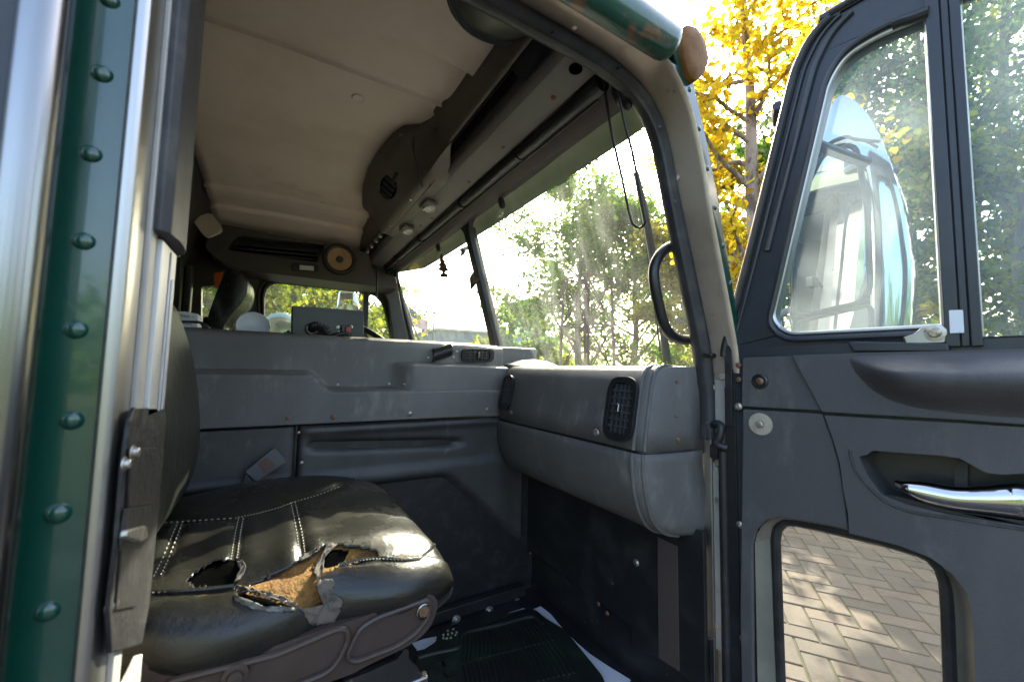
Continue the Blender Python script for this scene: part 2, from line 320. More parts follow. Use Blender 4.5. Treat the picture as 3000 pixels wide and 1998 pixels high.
MB().loft([[V((x,y,z)) for x,y in ws] for z in (.137,.30,.60)], True, True).build('weatherstrip', M['rubber_dusty'], cab, bevel=.002)
MB().box((-.1165,.6525,.140),(-.1125,.668,.60)).build('frayed_edge', M['olive'], cab)
MB().box((-.1195,.5605,-1.15),(-.1105,.634,-.334)).build('jamb_strip', M['alu2'], cab, bevel=.002)
# black latch striker
st = thing('latch_striker', 'worn black steel latch striker plate on the rear door jamb', 'latch', (-.112,.61,-.335))
m_strk = mat('worn_black_plate', (.013,.0125,.014), .5, .1, col2=(.034,.03,.032), nscale=22, lo=.5, hi=.7, col3=(.012,.011,.011), n3=40, lo3=.58, hi3=.66, bump=.3, bscale=60)
XS = -.1095
sp = [P(R2(*q), x=XS) for q in [(625,303),(755,305),(768,340),(745,640),(690,1200),(655,1390),(515,1432),(505,1240),(545,900),(570,600),(600,360)]]
MB().plate(sp, (-.004,0,0)).build('striker_plate', m_strk, st, bevel=.0015)
MB().plate([P(R2(*q), x=XS) for q in [(585,490),(712,490),(690,750),(575,765)]], (.0025,0,0)).build('wear_plate', m_strk, st, bevel=.001)
MB().plate([P(R2(*q), x=XS) for q in [(560,770),(680,755),(655,935),(540,945)]], (.004,0,0)).build('latch_block', m_strk, st, bevel=.002)
MB().plate([P(R2(*q), x=XS) for q in [(548,960),(660,955),(620,1220),(520,1240)]], (.002,0,0)).build('wear_plate', m_strk, st, bevel=.001)
MB().plate([P(R2(*q), x=XS+.004) for q in [(550,872),(640,850),(650,905),(615,925),(545,905)]], (.006,0,0)).build('latch_tongue', M['screw'], st, bevel=.002)
for q, s_ in [((607,512),.6),((567,565),.55)]: inst('bolt', BOLT, st, P(R2(*q), x=XS+.0025), (1,0,0), s_)
inst('bolt', BOLT, st, P(R2(505,1215), x=-.113), (1,-.3,0), .6)
# stainless rail in front of the rear corner
rail = thing('grab_rail', 'polished stainless steel vertical rail beside the green riveted panel, at the left edge', 'grab rail', (-.205,.47,-1.2))
pr = [(.025*math.cos(a), .017*math.sin(a)) for a in [2*math.pi*k/28 for k in range(28)]]
MB().loft([[V((-.1775+x*.62,.468+y,z)) for x,y in pr] for z in (-1.15,0,.75)], True, True).build('rail_tube', M['steel'], rail)
for z in (-1.0,.66): MB().box((-.185,.482,z-.03),(-.170,.502,z+.03)).build('bracket', M['black'], rail, bevel=.003)
MB().box((-.1765,.492,-1.15),(-.1735,.4990,.72)).build('trim_strip', M['alu'], cab, bevel=.0015)
MB().box((-.75,.484,-1.15),(-.1935,.5005,.72)).build('rear_corner_trim', M['navy'], cab, bevel=.004)
# roof, drip rail
rows = []
for y, z in [(.462,.685),(.470,.712),(.52,.765),(.65,.84),(.9,.895),(1.3,.92),(1.65,.925),(2.0,.92),(2.4,.895),(2.65,.84),(2.8,.75),(2.82,.66)]:
    rows.append([V((x if z > .75 else min(x,.60+.02*x),y,z-d)) for x,d in [(-.80,.02),(-.3,0),(.2,0),(.5,.01),(.64,.02 if z<.75 else .05),(.70,.04 if z<.75 else .11),(.735,.05 if z<.75 else .15)]])
MB().loft(rows).build('roof', M['green'], cab, angle=60, solid=.004)
dr = [(p.y,p.z) for p in crv([V((0,.503,.622)),V((0,.480,.616)),V((0,.462,.628)),V((0,.455,.650)),V((0,.460,.674)),V((0,.476,.687)),V((0,.503,.685))], 4, True)]
MB().loft([[V((x+(z-.65)*.55 if x > .6 else x,y,z)) for y,z in dr] for x in (-.75,0,.3,.5,.632)]+[[V((.632+(z-.65)*.55*(1-t_)+.022*t_, .48+(y-.48)*e_, .652+(z-.652)*e_)) for y,z in dr] for t_,e_ in ((.35,.95),(.65,.82),(.9,.55),(1,.2))], True, True).build('drip_rail', M['green_rust'], cab, angle=60)
# outer sun visor over the windshield
vis = thing('sun_visor', 'green exterior sun visor above the windshield with a rusty rounded end', 'visor', (.77,1.63,.63))
sec = [(.66,.765),(.72,.757),(.775,.730),(.812,.69),(.826,.658),(.822,.653),(.806,.683),(.77,.700),(.738,.705),(.732,.712),(.70,.735)]
rows = []
for y, k in [(.493,-.045),(.53,-.03),(.6,-.012),(.75,0),(1.2,.004),(1.65,.006),(2.1,.004),(2.5,-.005),(2.78,-.045)]:
    e_ = .45 if y in (.493,2.78) else .8 if y == .53 else 1
    rows.append([V((.715+(x-.715)*e_+k*(1 if x > .7 else .3)*(y != .493), y, .678+(z-.678)*e_)) for x, z in sec])
MB().loft(rows, True, True).build('visor_shell', M['olive'], vis, angle=50)
cap = crv(PL([(1998,88),(2030,78),(2054,105),(2070,150),(2073,185),(2055,222),(2030,238),(2006,190)], y=.490), 5, True); cc_ = sum(cap, V((0,0,0)))/len(cap)
MB().loft([[p+V((0,.02,0)) for p in cap], cap, [cc_+(p-cc_)*.95+V((0,-.003,0)) for p in cap], [cc_+(p-cc_)*.6+V((0,-.006,0)) for p in cap], [cc_+(p-cc_)*.1+V((0,-.007,0)) for p in cap]], True, True).build('end_cap', M['rust'], vis, angle=60)
# windshield: frame with two openings, glass, centre post
def wsx(y, z): return .94-.295*z-.05*(max(0, abs(y-1.67)-.5)/.6)**2
def wsp(y, z, off=0): return V((wsx(y, z)+off, y, z))
def rrect(y0, y1, z0, z1, r, n=5):
    pts = fillet([V((0,y0,z0)),V((0,y1,z0)),V((0,y1,z1)),V((0,y0,z1))], r, n); out = []
    for a, b in zip(pts, pts[1:]+pts[:1]):
        k = max(1, int((b-a).length/.12)); out += [a.lerp(b, i/k) for i in range(k)]
    return out
wsf = thing('windshield', 'two-piece dirty windshield with black rubber gasket and centre post, sunlit and streaked', 'windshield', (.94,1.67,-.06))
fr = MB(); o_ = rrect(.575,2.775,-.07,.76,.01); h1 = rrect(.592,1.645,-.03,.677,.07); h2 = rrect(1.695,2.745,-.03,.677,.07)
fr.plate(o_, (.02,0,0), [h1, h2]); fr.v = [V((p.x+wsx(p.y,p.z)-.012, p.y, p.z)) for p in fr.v]; fr.build('gasket', M['rubber'], wsf, bevel=.003)
for y0, y1 in ((.58,1.66),(1.68,2.76)):
    n = 14; g = MB(); rws = []
    for i in range(n+1):
        y = y0+(y1-y0)*i/n; rws.append([wsp(y, -.04), wsp(y,.32), wsp(y, .69)])
    g.loft(rws); g.build('glass', M['glass_ws'], wsf, angle=60, solid=.004)
MB().loft([[wsp(1.67+a, z, b) for a,b in ((-.024,-.014),(.024,-.014),(.030,.03),(-.030,.03))] for z in (-.05,.66)], True, True).build('centre_post', M['rubber'], wsf, bevel=.006)
# driver's wall with window openings
wall = thing('driver_door_wall', 'dark inner wall of the driver side with a rounded window over the engine cover', 'wall', (.2,YD,-1.25))
dw = [(772,1010),(770,868),(776,845),(786,834),(808,825),(1051,852),(1103,863),(1125,890),(1151,1010)]
dwp = PL(dw, y=YD); dwp = fillet(dwp, [0,.02,.02,.02,.02,0,.04,.06,0])
qwp = fillet(PL([(588,1010),(590,838),(640,838),(660,1010)], y=YD), .02)
MB().plate([V((-.44,YD,-1.24)),V((-.44,YD,.80)),V((.66,YD,.80)),V((.83,YD,.3)),V((.90,YD,0)),V((.93,YD,-1.24))], (0,.05,0), [dwp, qwp]).build('wall_panel', M['pod'], wall, bevel=.006)
MB().tube([p+V((0,-.004,0)) for p in dwp], .012, closed=True, seg=10).build('window_seal', M['rubber'], wall)
MB().tube([V((p.x*1.03-.02,p.y-.006,p.z*1.06-.018)) for p in dwp], .007, closed=True, seg=8).build('window_seal', M['rubber_dusty'], wall)
a, b = P((1051,845), y=YD), P((1059,1010), y=YD)
MB().box((b.x,YD-.004,b.z-.02),(b.x+.035,YD+.03,a.z+.01)).build('window_divider', M['rubber'], wall, bevel=.004)
MB().box((-.5,YD+.028,.02),(.8,YD+.032,.62)).build('window_glass', M['glass_side'], wall)
MB().tube([P(R3(*q), y=YD-.03) for q in [(1430,440),(1440,560),(1490,700),(1500,770),(1525,760),(1520,730)]], .006, seg=8).build('pillar_cable', M['rubber_dusty'], wall)
ap = [P(R3(*q), y=YD-.05) for q in [(1290,405),(1480,475),(1560,890),(1590,960),(1470,960),(1430,640),(1390,560),(1300,500)]]
MB().plate(ap, (0,.048,0)).build('pillar_trim', M['pod'], wall, bevel=.008)
MB().box((.66,YD-.06,.165),(.70,YD-.051,.19)).build('pillar_bracket', M['black_pl'], wall, bevel=.003)
# rear wall and vertical trims
rw = thing('rear_wall', 'dark rear wall of the cab with vertical trim ribs behind the seats', 'wall', (-.42,1.6,-1.25))
MB().box((-.46,.60,-1.24),(-.42,YD+.04,.80)).build('wall_panel', M['pod'], rw)
for y, w_ in [(1.72,.05),(2.02,.05),(2.35,.06),(2.62,.06)]: MB().box((-.4195,y,-.9),(-.385,y+w_,.52)).build('trim_rib', M['dash_low'], rw, bevel=.01)
MB().box((-.46,.521,-1.2),(-.14,.60,.66)).build('pillar_fill', M['pod'], rw, bevel=.004)
# headliner
hl = thing('headliner', 'beige padded headliner with two long pressed steps and round buttons', 'headliner', (.06,1.65,.60))
def zc(y):
    d = abs(y-1.68)
    z = .850-.020*sstep(.525,.545,d)-.012*sstep(.0,.6,d)-.022*sstep(.735,.755,d)+.010*math.exp(-((d-.56)/.03)**2)*(d > .545)+.008*math.exp(-((d-.50)/.03)**2)*0
    return z-.105*sstep(.72,1.08,d)**1.3*(y > 1.68)-.09*sstep(.93,1.08,d)*(y < 1.68)
rows = []; ys = list(np.linspace(.60,2.74,420)); xs = list(np.linspace(-.31,.47,24))
for y in ys: rows.append([V((x, y, zc(y)-.012*sstep(.0,-.31,x)-.018*sstep(.36,.47,x)*sstep(1.2,1.0,y))) for x in xs])
MB().loft(rows).build('liner_panel', M['liner'], hl, angle=60, solid=.006)
for q in [(1051,296),(953,601)]:
    p = P(q, z=.826); p.z = zc(p.y)
    MB().lathe(p, (0,0,-1), [(.023,-.002),(.022,.006),(.018,.010),(.014,.008),(.001,.0085)], 24).build('button', M['liner'], hl, angle=50)
rows = [[V((-.31,y,zc(y)-.010)), V((-.34,y,zc(y)-.025)), V((-.38,y,zc(y)-.12)), V((-.42,y,.50))] for y in np.linspace(.60,2.74,12)]
MB().loft(rows).build('rear_cove', M['pod'], hl, angle=60, solid=.006)
MB().tube([V((-.312,y,zc(y)-.016)) for y in np.linspace(.62,2.72,40)], .006, seg=8).build('edge_piping', M['dash_low'], hl)
c = P((612,664), y=2.45); u = V((.75,.1,.62)).normalized(); w_ = V((-.52,.25,.75)).normalized(); n_ = u.cross(w_)
lamp = [c+u*a+w_*b for a,b in ((-.045,-.058),(.045,-.058),(.045,.058),(-.045,.058))]
tag(MB().plate(fillet(lamp, .03, 6), n_*.016).build('courtesy_lamp', M['liner'], None, bevel=.006), 'pale rounded lamp cover in the far upper rear corner', 'lamp')
# driver's side overhead pod with slot, speaker, lamp
pod = thing('overhead_pod', 'brown overhead storage pod with a dark slot above the driver window', 'storage pod', (.1,2.6,.48))
YP = 2.50
po = fillet([P(q, y=YP) for q in [(596,722),(640,655),(1080,742),(1092,800),(1170,845),(1090,838),(760,797),(655,775)]], [.03,.03,.02,.02,.01,.02,.03,.05])
slot = fillet([P(R3(*q), y=YP) for q in [(372,300),(400,245),(450,200),(1015,265),(960,378)]], [.008,.02,.03,.01,.01])
MB().plate(po, (0,.25,0), [slot]).build('pod_shell', M['pod'], pod, bevel=.012, seg=3)
MB().box((-.26,YP+.09,.50),(.32,YP+.10,.72)).build('slot_back', M['black_pl'], pod)
for k in range(3): 
    a, b = P(R3(430, 268+k*26), y=YP+.05), P(R3(960, 318+k*26), y=YP+.05)
    MB().obox((a+b)/2, (b-a)/2, (0,.03,0), (0,0,.004)).build('slot_louver', M['black_pl'], pod)
spc = P((995,761), y=YP); spk = thing('speaker', 'round speaker with tan paper cone in the overhead pod', 'speaker', spc+V((0,0,-.1)))
MB().lathe(spc, (0,-1,0), [(.092,-.01),(.092,.010),(.088,.018),(.076,.019),(.070,.015),(.066,.012)], 40, False).build('surround', M['rubber'], spk)
MB().lathe(spc, (0,-1,0), [(.066,.012),(.05,.009),(.02,.004)], 40, False).build('cone', M['cone'], spk)
MB().lathe(spc, (0,-1,0), [(.021,.004),(.020,.008),(.012,.011),(.001,.012)], 24).build('dust_cap', M['rubber_dusty'], spk)
lc = P((895,786), y=YP)
dl = thing('dome_lamp', 'small rectangular clear lamp under the dark slot of the overhead pod', 'lamp', lc)
MB().obox(lc+V((0,-.004,0)), (.066,0,.004), (0,.006,0), (-.001,0,.02)).build('bezel', M['black_pl'], dl, bevel=.004)
MB().obox(lc+V((.005,-.012,0)), (.036,0,.002), (0,.004,0), (-.001,0,.013)).build('lens', M['lens'], dl, bevel=.003)
# ================================================================== INSIDE THE CAB
# door seal
i0 = next(i for i, p in enumerate(INN) if p.z > .56); i1 = next(i for i, p in enumerate(INN) if p.x > .8 and p.z < -.14)
prof = [(-.004,.569),(.004,.562),(.013,.563),(.0185,.571),(.0205,.5735),(.027,.575),(.0285,.583),(.026,.592),(.018,.603),(-.004,.605)]
MB().loft([[outw(V((p.x,0,p.z)), -d)+V((0,y,0)) for d, y in prof] for p in INN[i0:i1+1]], True, True).build('door_seal', M['rubber_dusty'], cab, angle=50)
for q in [R4(1322,215),R4(1732,437),R4(1993,800),R4(2090,1265),Z3(418,315),Z3(446,876)]:
    p = P(q, y=.565); inst('seal_hole_dot', DOT, cab, p+V((-.002,-.003,-.001)), (-.6,-.8,0))  # black dots painting the dark of small holes in the seal
# ---- overhead console across the header
oc = thing('overhead_console', 'brown-grey overhead console running above the windshield with dark open bins', 'console', (.5,1.6,.60))
def prismy(sec_, y0, y1): return MB().loft([[V((x,y0,z)) for x,z in sec_],[V((x,y1,z)) for x,z in sec_]], True, True)
bar = [(.400,.835),(.412,.800),(.424,.755),(.436,.725),(.446,.718),(.455,.728),(.462,.76),(.47,.835)]
prismy(bar, .615, 1.20).build('shelf_bar', M['console'], oc, bevel=.006)
prismy(bar, 2.06, 2.70).build('shelf_bar', M['console'], oc, bevel=.006)
lipsec = [(.478,.84),(.480,.702),(.484,.694),(.490,.688),(.508,.682),(.512,.70),(.512,.84)]
prismy(lipsec, .615, 2.70).build('bin_lip', M['lip'], oc, bevel=.004)
plt = [(.5065,.683),(.512,.680),(.590,.670),(.594,.680),(.594,.84),(.513,.84)]
prismy(plt, .615, 2.70).build('header_plate', M['console_plate'], oc, bevel=.002)
MB().box((.4775,.645,.71),(.4795,1.30,.83)).build('bin_shade_sheet', M['rubber'], oc); MB().box((.464,.645,.735),(.4655,1.30,.83)).build('bin_shade_sheet', M['rubber'], oc)  # black sheets added to put the recess shade on the bin walls
MB().box((.44,.615,.80),(.52,2.7,.806)).build('bin_top', M['black_pl'], oc)  # recess shade put into the black colour of the bin top
MB().plate([V((x,.64,z)) for x,z in [(.44,.84),(.45,.72),(.48,.69),(.48,.84)]], (0,.14,0)).build('bin_end', M['black_pl'], oc)
# bulged middle section
rows = []
fx = lambda y: .448+(.509-.448)*sstep(1.13,1.33,y)
ex = {1.15:(.412,.80),1.20:(.412,.80),1.24:(.410,.805),1.29:(.392,.80),1.33:(.345,.80),1.40:(.325,.80),1.55:(.309,.80),1.72:(.303,.80),1.90:(.315,.80),1.99:(.33,.80),2.035:(.37,.79),2.07:(.42,.77)}
for y in sorted(ex):
    xc_, zt = ex[y]; k = sstep(1.22,1.42,y)*sstep(2.10,2.0,y); zt = zc(y)
    low = V((.44-.010*k, y, .705-.033*k)); top = V((xc_, y, zt+.01))
    r1, r2, r3 = V((xc_-.002,y,zt-.046*k-.004)), V((xc_+.007,y,zt-.068*k-.008)), V((xc_+.030,y,zt-.080*k-.010)); rows.append([top, r1, r2, r3, r3.lerp(low,.45)+V((.004*k,0,.006*k)), r3.lerp(low,.86)+V((-.002,0,.0)), low, V((min(.455,fx(y)-.004),y,.712-.012*sstep(1.13,1.3,y)-.030*k)), V((fx(y),y,.716-.0365*sstep(1.13,1.33,y))), V((fx(y)+.003,y,.84))])
MB().loft(rows, True, True).build('centre_bulge', M['console'], oc, angle=42)
MB().tube(crv([P(Z1(*q), z=z_) for q,z_ in [((738,190),.79),((735,300),.745),((775,480),.71),((830,690),.668)]], 6), .003, seg=6).build('panel_joint', M['black_pl'], oc)
MB().box((.462,1.335,.6695),(.4635,1.99,.674)).build('panel_joint', M['black_pl'], oc)
sw = MB()
fc = P(Z1(490,690), z=.735); fn = V((-.62,-.15,-.77)).normalized(); fu = V((0,1,-.2)).cross(fn).normalized(); fv = fn.cross(fu)
MB().plate([fc+fn*.004+fu*(.036*math.cos(a))+fv*(.075*math.sin(a)) for a in [2*math.pi*k/20 for k in range(20)]], fn*.004).build('speaker_hole_disc', M['hole'], oc)  # flat black oval painting the dark inside the broken opening
for k in range(4): MB().obox(fc+fn*.012+fv*(-.05+.033*k), fu*.026, fv*.010, fn*.005).build('broken_tab', M['rubber'], oc, bevel=.003)
c_ = P(Z1(548,600), z=.72); MB().obox(c_+fn*.006, fu*.006, fv*.035, fn*.003).build('slot', M['rubber'], oc)
for q in [(703,810),(498,1077)]: inst('screw', SCREW, oc, P(Z1(*q), z=.674)+V((0,0,-.004)), (-.4,0,-1), 1.1)
p = P(Z1(627,196), z=.80); MB().lathe(p+V((0,0,.006)), (-.3,-.2,-1), [(.013,0),(.013,.004),(.009,.007),(.005,.004),(.001,.004)], 18).build('washer_screw', M['screw'], oc)
# driver's side bin with knobs
bc = P(Z1(390,1290), z=.69)
MB().box((.4460,2.10,.712),(.4735,2.60,.74)).build('switch_bin', M['black_pl'], oc)
for y in (2.16,2.26,2.38,2.5): MB().lathe((.4585,y,.712), (-.2,0,-1), [(.011,0),(.011,.014),(.008,.018),(.001,.018)], 12).build('knob', M['screw'], oc)
for q, r_ in [(R4(1330,612),1.2),(R4(1018,922),1.1),(R4(800,1138),1),(R4(570,1365),1),(R4(498,1413),1),(Z1(960,925),1),(Z1(925,1003),1),(Z1(812,1080),1),(Z1(670,1257),1),(Z1(540,1382),1)]:
    p = P(q, z=.675); p.x = min(p.x, .586); p.z = .681-.01*(p.x-.512)/.078; inst('screw', RSCREW, oc, p+V((0,0,-.0005)), (-.1,0,-1), r_)
p = P(R4(1470,436), z=.6745); MB().lathe(p+V((0,0,.002)), (-.1,0,-1), [(.0155,0),(.0155,.003),(.013,.004),(.001,.004)], 20).build('round_hole_disc', M['hole'], oc)  # black disc standing in for the dark of a round hole
for q, lab in [((890,870),'small clear map lamp on the header plate, nearer the doorway'),((670,1110),'small clear map lamp on the header plate, farther from the doorway')]:
    p = P(Z1(*q), z=.672); t = thing('map_lamp', lab, 'lamp', p+V((0,0,-.03)), 'map lamps on the header')
    MB().plate(fillet([p+V((a,b,0)) for a,b in ((-.026,-.048),(.026,-.04),(.026,.04),(-.026,.048))], .014), (0,0,-.012)).build('housing', M['console_plate'], t, bevel=.004)
    MB().lathe(p+V((.004,-.004,-.012)), (0,-.2,-1), [(.024,0),(.024,.008),(.021,.012),(.017,.006),(.009,.009),(.001,.006)], 20).build('lens', M['lens'], t)
    MB().obox(p+V((-.012,.01,-.0155)), (.006,0,0), (0,.022,0), (0,0,.0035)).build('switch', M['lens'], t, bevel=.002)
# rolled sun shade tube and the header band in front of it
rs = thing('roller_shade', 'long dark rolled-up sun shade tube along the windshield header', 'sun shade', (.615,1.6,.63))
MB().tube([V((.614,y,.662)) for y in (.69,1.1,1.42,1.44,1.9,2.66)], [.0185,.0185,.0185,.015,.0145,.0145], seg=16).build('shade_tube', M['black_pl'], rs)
MB().tube([V((.614,.645,.664)),V((.614,.72,.664))], .022, seg=14).build('end_bracket', M['rubber'], rs)
for y in (1.0,1.43,1.95,2.4): MB().tube([V((.614,y,.662)),V((.614,y+.018,.662))], .0215, seg=14).build('clip', M['rubber'], rs)
MB().tube([V((.634,.68,.648)),V((.634,2.6,.648))], .004, seg=8).build('shade_wire', M['rubber'], rs)
band = [(.600,.70),(.636,.690),(.662,.668),(.70,.655),(.725,.660),(.735,.675),(.75,.72),(.62,.75)]
prismy(band, .60, 2.74).build('header_band', M['purple'], oc, bevel=.008, angle=25)
rod = MB(); xr = lambda q: P(q, x=.61+.11*min(1, max(0,(R4(0,480)[1]-q[1])/(R4(0,480)[1]-R4(0,1430)[1]))))
rodp = crv([xr(R4(*q)) for q in [(1640,480),(1690,800),(1760,1120),(1815,1370),(1845,1420),(1880,1428),(1905,1395),(1895,1330),(1830,980),(1775,760),(1735,570)]], 6)
rod.tube(rodp, .0032, seg=8)
tag(rod.build('pull_rod', M['black_pl']), 'thin black U-shaped rod hanging from the header beside the door pillar', 'rod')
p = xr(R4(1700,600)); tag(MB().lathe(p+V((.02,0,.04)), (.1,-.3,-1), [(.018,0),(.022,.02),(.020,.05),(.010,.058),(.009,.075),(.004,.08)], 14).build('wiper_motor', M['black_pl']), 'small black motor housing behind the hanging rod at the header', 'motor')
wp = thing('wiper', 'dark wiper blade standing upright on the passenger windshield', 'wiper', P((1960,1072), x=.96))
MB().tube([P(R4(1848,1085), x=.855), P(R4(1905,1330), x=.89), P((1925,830), x=.92), P((1955,1060), x=.965)], [(.004,.010),(.004,.013),(.004,.013),(.004,.014)], seg=8, flat=(1,0,0)).build('blade', M['navy'], wp)
MB().tube([P(R4(1835,1085), x=.858), P(R4(1890,1330), x=.895), P((1935,1030), x=.97)], .003, seg=8).build('blade_spine', M['rubber'], wp)
for y in (1.30,1.98): MB().lathe((.715,y,.655), (.3,0,-1), [(.010,0),(.013,.012),(.013,.03),(.008,.038),(.001,.039)], 12).build('rubber_stop', M['rubber'], oc)
# fan pod under the roof at the doorway
fp = V((.365,.66,.765)); fan = thing('ceiling_fan_pod', 'black round pod hanging from the headliner at the top of the doorway', 'ceiling pod', fp+V((0,0,-.06)))
MB().lathe(fp, (.04,.10,-1), [(.118,-.03),(.118,.02),(.112,.032),(.104,.036),(.098,.030),(.07,.045),(.001,.055)], 44).build('pod_body', M['black_pl'], fan)
MB().lathe(fp, (.04,.10,-1), [(.1185,.008),(.1205,.012),(.1205,.020),(.1185,.024)], 44, False).build('pod_ring', M['steel'], fan)
# ---- grab handle on the door pillar
gh = crv([P(Z4(*q), y=.625) for q in [(1230,735),(1165,755),(1105,815),(1075,900),(1080,1010),(1110,1150),(1140,1260),(1185,1335),(1250,1370),(1345,1375)]], 6)
g_ = MB().tube(gh, .0125, seg=16).build('grab_handle', M['black_pl'], cab); tag(g_, 'black D-shaped grab handle inside the windshield on the door pillar')
for p in (gh[0], gh[-1]): MB().obox(p+V((.02,0,0)), (.02,0,0), (0,.012,0), (0,0,.018)).build('mount', M['black_pl'], g_, bevel=.005)
# ---- passenger dashboard pod
da = thing('dashboard', 'grey grained passenger dashboard pod with two black air vents', 'dashboard', (.80,.95,-.42))
pf_top = [(.95,-.02),(.93,.0),(.86,.010),(.79,.017),(.765,.015),(.748,.004),(.736,-.018),(.724,-.07),(.714,-.125),(.707,-.174)]
pf_low = [(.703,-.180),(.702,-.20),(.707,-.25),(.720,-.30),(.742,-.338),(.775,-.362),(.82,-.375),(.90,-.38)]
def doff(y):
    for (a,oa),(b,ob) in zip(DO, DO[1:]):
        if y <= a and y >= b: return oa+(ob-oa)*(a-y)/(a-b)
    return 0
DO = [(2,0),(.64,0),(.622,.003),(.612,.014),(.603,.040),(.597,.075),(.592,.12),(.588,.18)]
yst = [1.30,1.27,1.26,1.1,.9,.75,.66,.64,.622,.612,.603,.597,.592,.588]
def prow(pf, y, dx=0): 
    o = doff(y); e = .018*sstep(1.25,1.30,y)
    return [V((min(x+o*(1 if x < .85 else .4)+e+dx, .955), y, z)) for x, z in pf]
def close(pf, back): return pf+[(.96, pf[-1][1]), (.96, pf[0][1])]
MB().loft([prow(pf_top, y) for y in yst]).build('upper_shell', M['dash'], da, angle=50, solid=.004)
MB().loft([prow(pf_low, y) for y in yst]).build('lower_shell', M['dash'], da, angle=50, solid=.004)
MB().loft([prow([(.712,-.170),(.711,-.186)], y) for y in yst]).build('seam_gap', M['rubber'], da, solid=.003)
for yy in (.640,.6165):
    for pf in (pf_top[2:], pf_low[:-1]):
        pts = crv([V((x+doff(yy)-.0005, yy, z)) for x,z in pf], 4); MB().tube(pts, .0042, seg=8).build('ridge', M['dash'], da)
def vent(parent, c, u, w, n, hu, hw, nv, nh, knob=True):
    o = MB(); el = lambda a, b: fillet([c+u*x+w*z for x,z in ((-a,-b),(a,-b),(a,b),(-a,b))], min(a,b)*.85, 7)
    t = MB().plate([p+n*.001 for p in el(hu,hw)], n*.010, [[p+n*.001 for p in el(hu*.74,hw*.80)]]).build('vent', M['black_pl'], parent, bevel=.004, seg=3)
    MB().plate([p+n*.001 for p in el(hu*.78,hw*.82)], n*.0012).build('vent_back', M['rubber'], t)
    for k in range(nv): MB().obox(c+u*(hu*.62*(2*(k+.5)/nv-1))+n*.005, u*.0017, w*hw*.76, n*.004).build('slat', M['vent'], t)
    for k in range(nh): MB().obox(c+w*(hw*.66*(2*(k+.5)/nh-1))+n*.0055, u*hu*.68, w*.0022, n*.0032).build('slat', M['vent'], t)
    if knob: MB().obox(c+n*.012, u*.004, w*.011, n*.006).build('vent_knob', M['steel'], t, bevel=.003)
    return t
for q, xx in [(R5(891,425), .716), (R5(413,358), .722)]:
    c = P(q, x=xx); w = V((.19,0,1)).normalized(); u = V((0,-1,0)); vent(da, c+V((-.001,0,0)), u, w, V((-1,0,.19)).normalized(), .046 if q[0] > 1700 else .034, .076 if q[0] > 1700 else .062, 4, 6, q[0] > 1700)
for q, xx, s_ in [(R5(785,525),.706,1.7),(R5(428,440),.712,1.2),(R5(1122,555),.80,1.1),(R5(1122,312),.80,.6),(R5(1118,455),.80,.6)]:
    p = P(q, x=xx); 
    if xx > .75: p = P(q, y=.5945)
    inst('screw', RSCREW if xx > .75 else SCREW, da, p+V((-.002,0,0)), (-1,-.4 if xx > .75 else 0,-.15), s_)
MB().loft([[V((x,y,z)) for x,z in [(.95,-.03),(.90,.045-.03*k),(.84,.040-.03*k),(.775,.022-.01*k),(.76,-.02)]] for y,k in [(2.6,0),(1.45,0),(1.32,0),(1.24,.3),(1.18,.8),(1.15,1)]]).build('cowl_top', M['dash'], da, angle=50, solid=.004)
# ---- engine cover between the seats
en = thing('engine_cover', 'grey engine cover between the seats with stepped ledge and screwed trim', 'engine cover', (.2,1.65,-.82))
def ye(x, z):
    led = -.015-.049*sstep(.088,.150,x)
    y = 1.272+.058*sstep(led-.012,led+.006,z)
    bul = sstep(.325,.40,x)*(1-sstep(.010,.024,z))
    y = min(y, 1.330-.045*bul) if z > led-.012 else y
    y += .012*sstep(.060,.098,z)**2+.05*sstep(.088,.100,z)
    y += .008*sstep(-.05,-.165,z)*0+.012*sstep(.68,.76,x)
    return y
zs = sorted(set(list(np.linspace(-.163,.10,70))+[-.075,-.07,-.065,-.06,-.02,-.015,-.01]))
xs = list(np.linspace(-.55,.765,150))
MB().loft([[V((x, ye(x,z), z-.004*sstep(.6,.77,x))) for x in xs] for z in zs]).build('upper_trim', M['dash'], en, angle=50, solid=.005)
def yl(x, z):
    y = 1.284
    y -= .010*math.exp(-((z+.185)/.012)**2)*sstep(.075,.10,x)
    y += .030*sstep(.09,.12,x)*sstep(.60,.50,x)*math.exp(-((z+.226+.055*(x-.09))/.012)**2)
    t1 = -.375+.0*(x)            # top of the sunk panel
    ins = sstep(.035,-.0,z-(t1+.03*(x<0)))
    dg = (x-.51)*.66+(z+.38)*.75  # slanting front edge
    ins *= sstep(.045,.0,dg)
    y += .026*ins
    y -= .010*sstep(-.30,-.33,z)*(1-ins)*sstep(.8,.7,x)
    y += .02*sstep(-.74,-.80,z)*0
    return y
for x0, x1 in ((-.55,.066),(.072,.835)):
    zs = list(np.linspace(-.815,-.170,90)); xs = list(np.linspace(x0,x1,int((x1-x0)*110)))
    MB().loft([[V((x, yl(x,z)+.012*sstep(.012,0,min(x-x0,x1-x)), z)) for x in xs] for z in zs]).build('lower_panel', M['dash_low'], en, angle=50, solid=.005)
MB().box((-.55,1.300,-.82),(.90,2.02,-.17)).build('inner_hull', M['rubber'], en)
MB().box((-.55,1.378,-.10),(.95,2.06,.093)).build('top_deck', M['dash'], en, bevel=.01)
MB().box((.25,1.255,-.812),(.83,1.283,-.775)).build('base_flange', M['black'], en, bevel=.003)
for a,b in [(400,340),(685,262),(925,195)]: inst('bolt', BOLT, en, P((1200+a*.3397,1700+b*.3397), y=1.255)+V((0,-.001,0)), (0,-1,.1), 1.35)
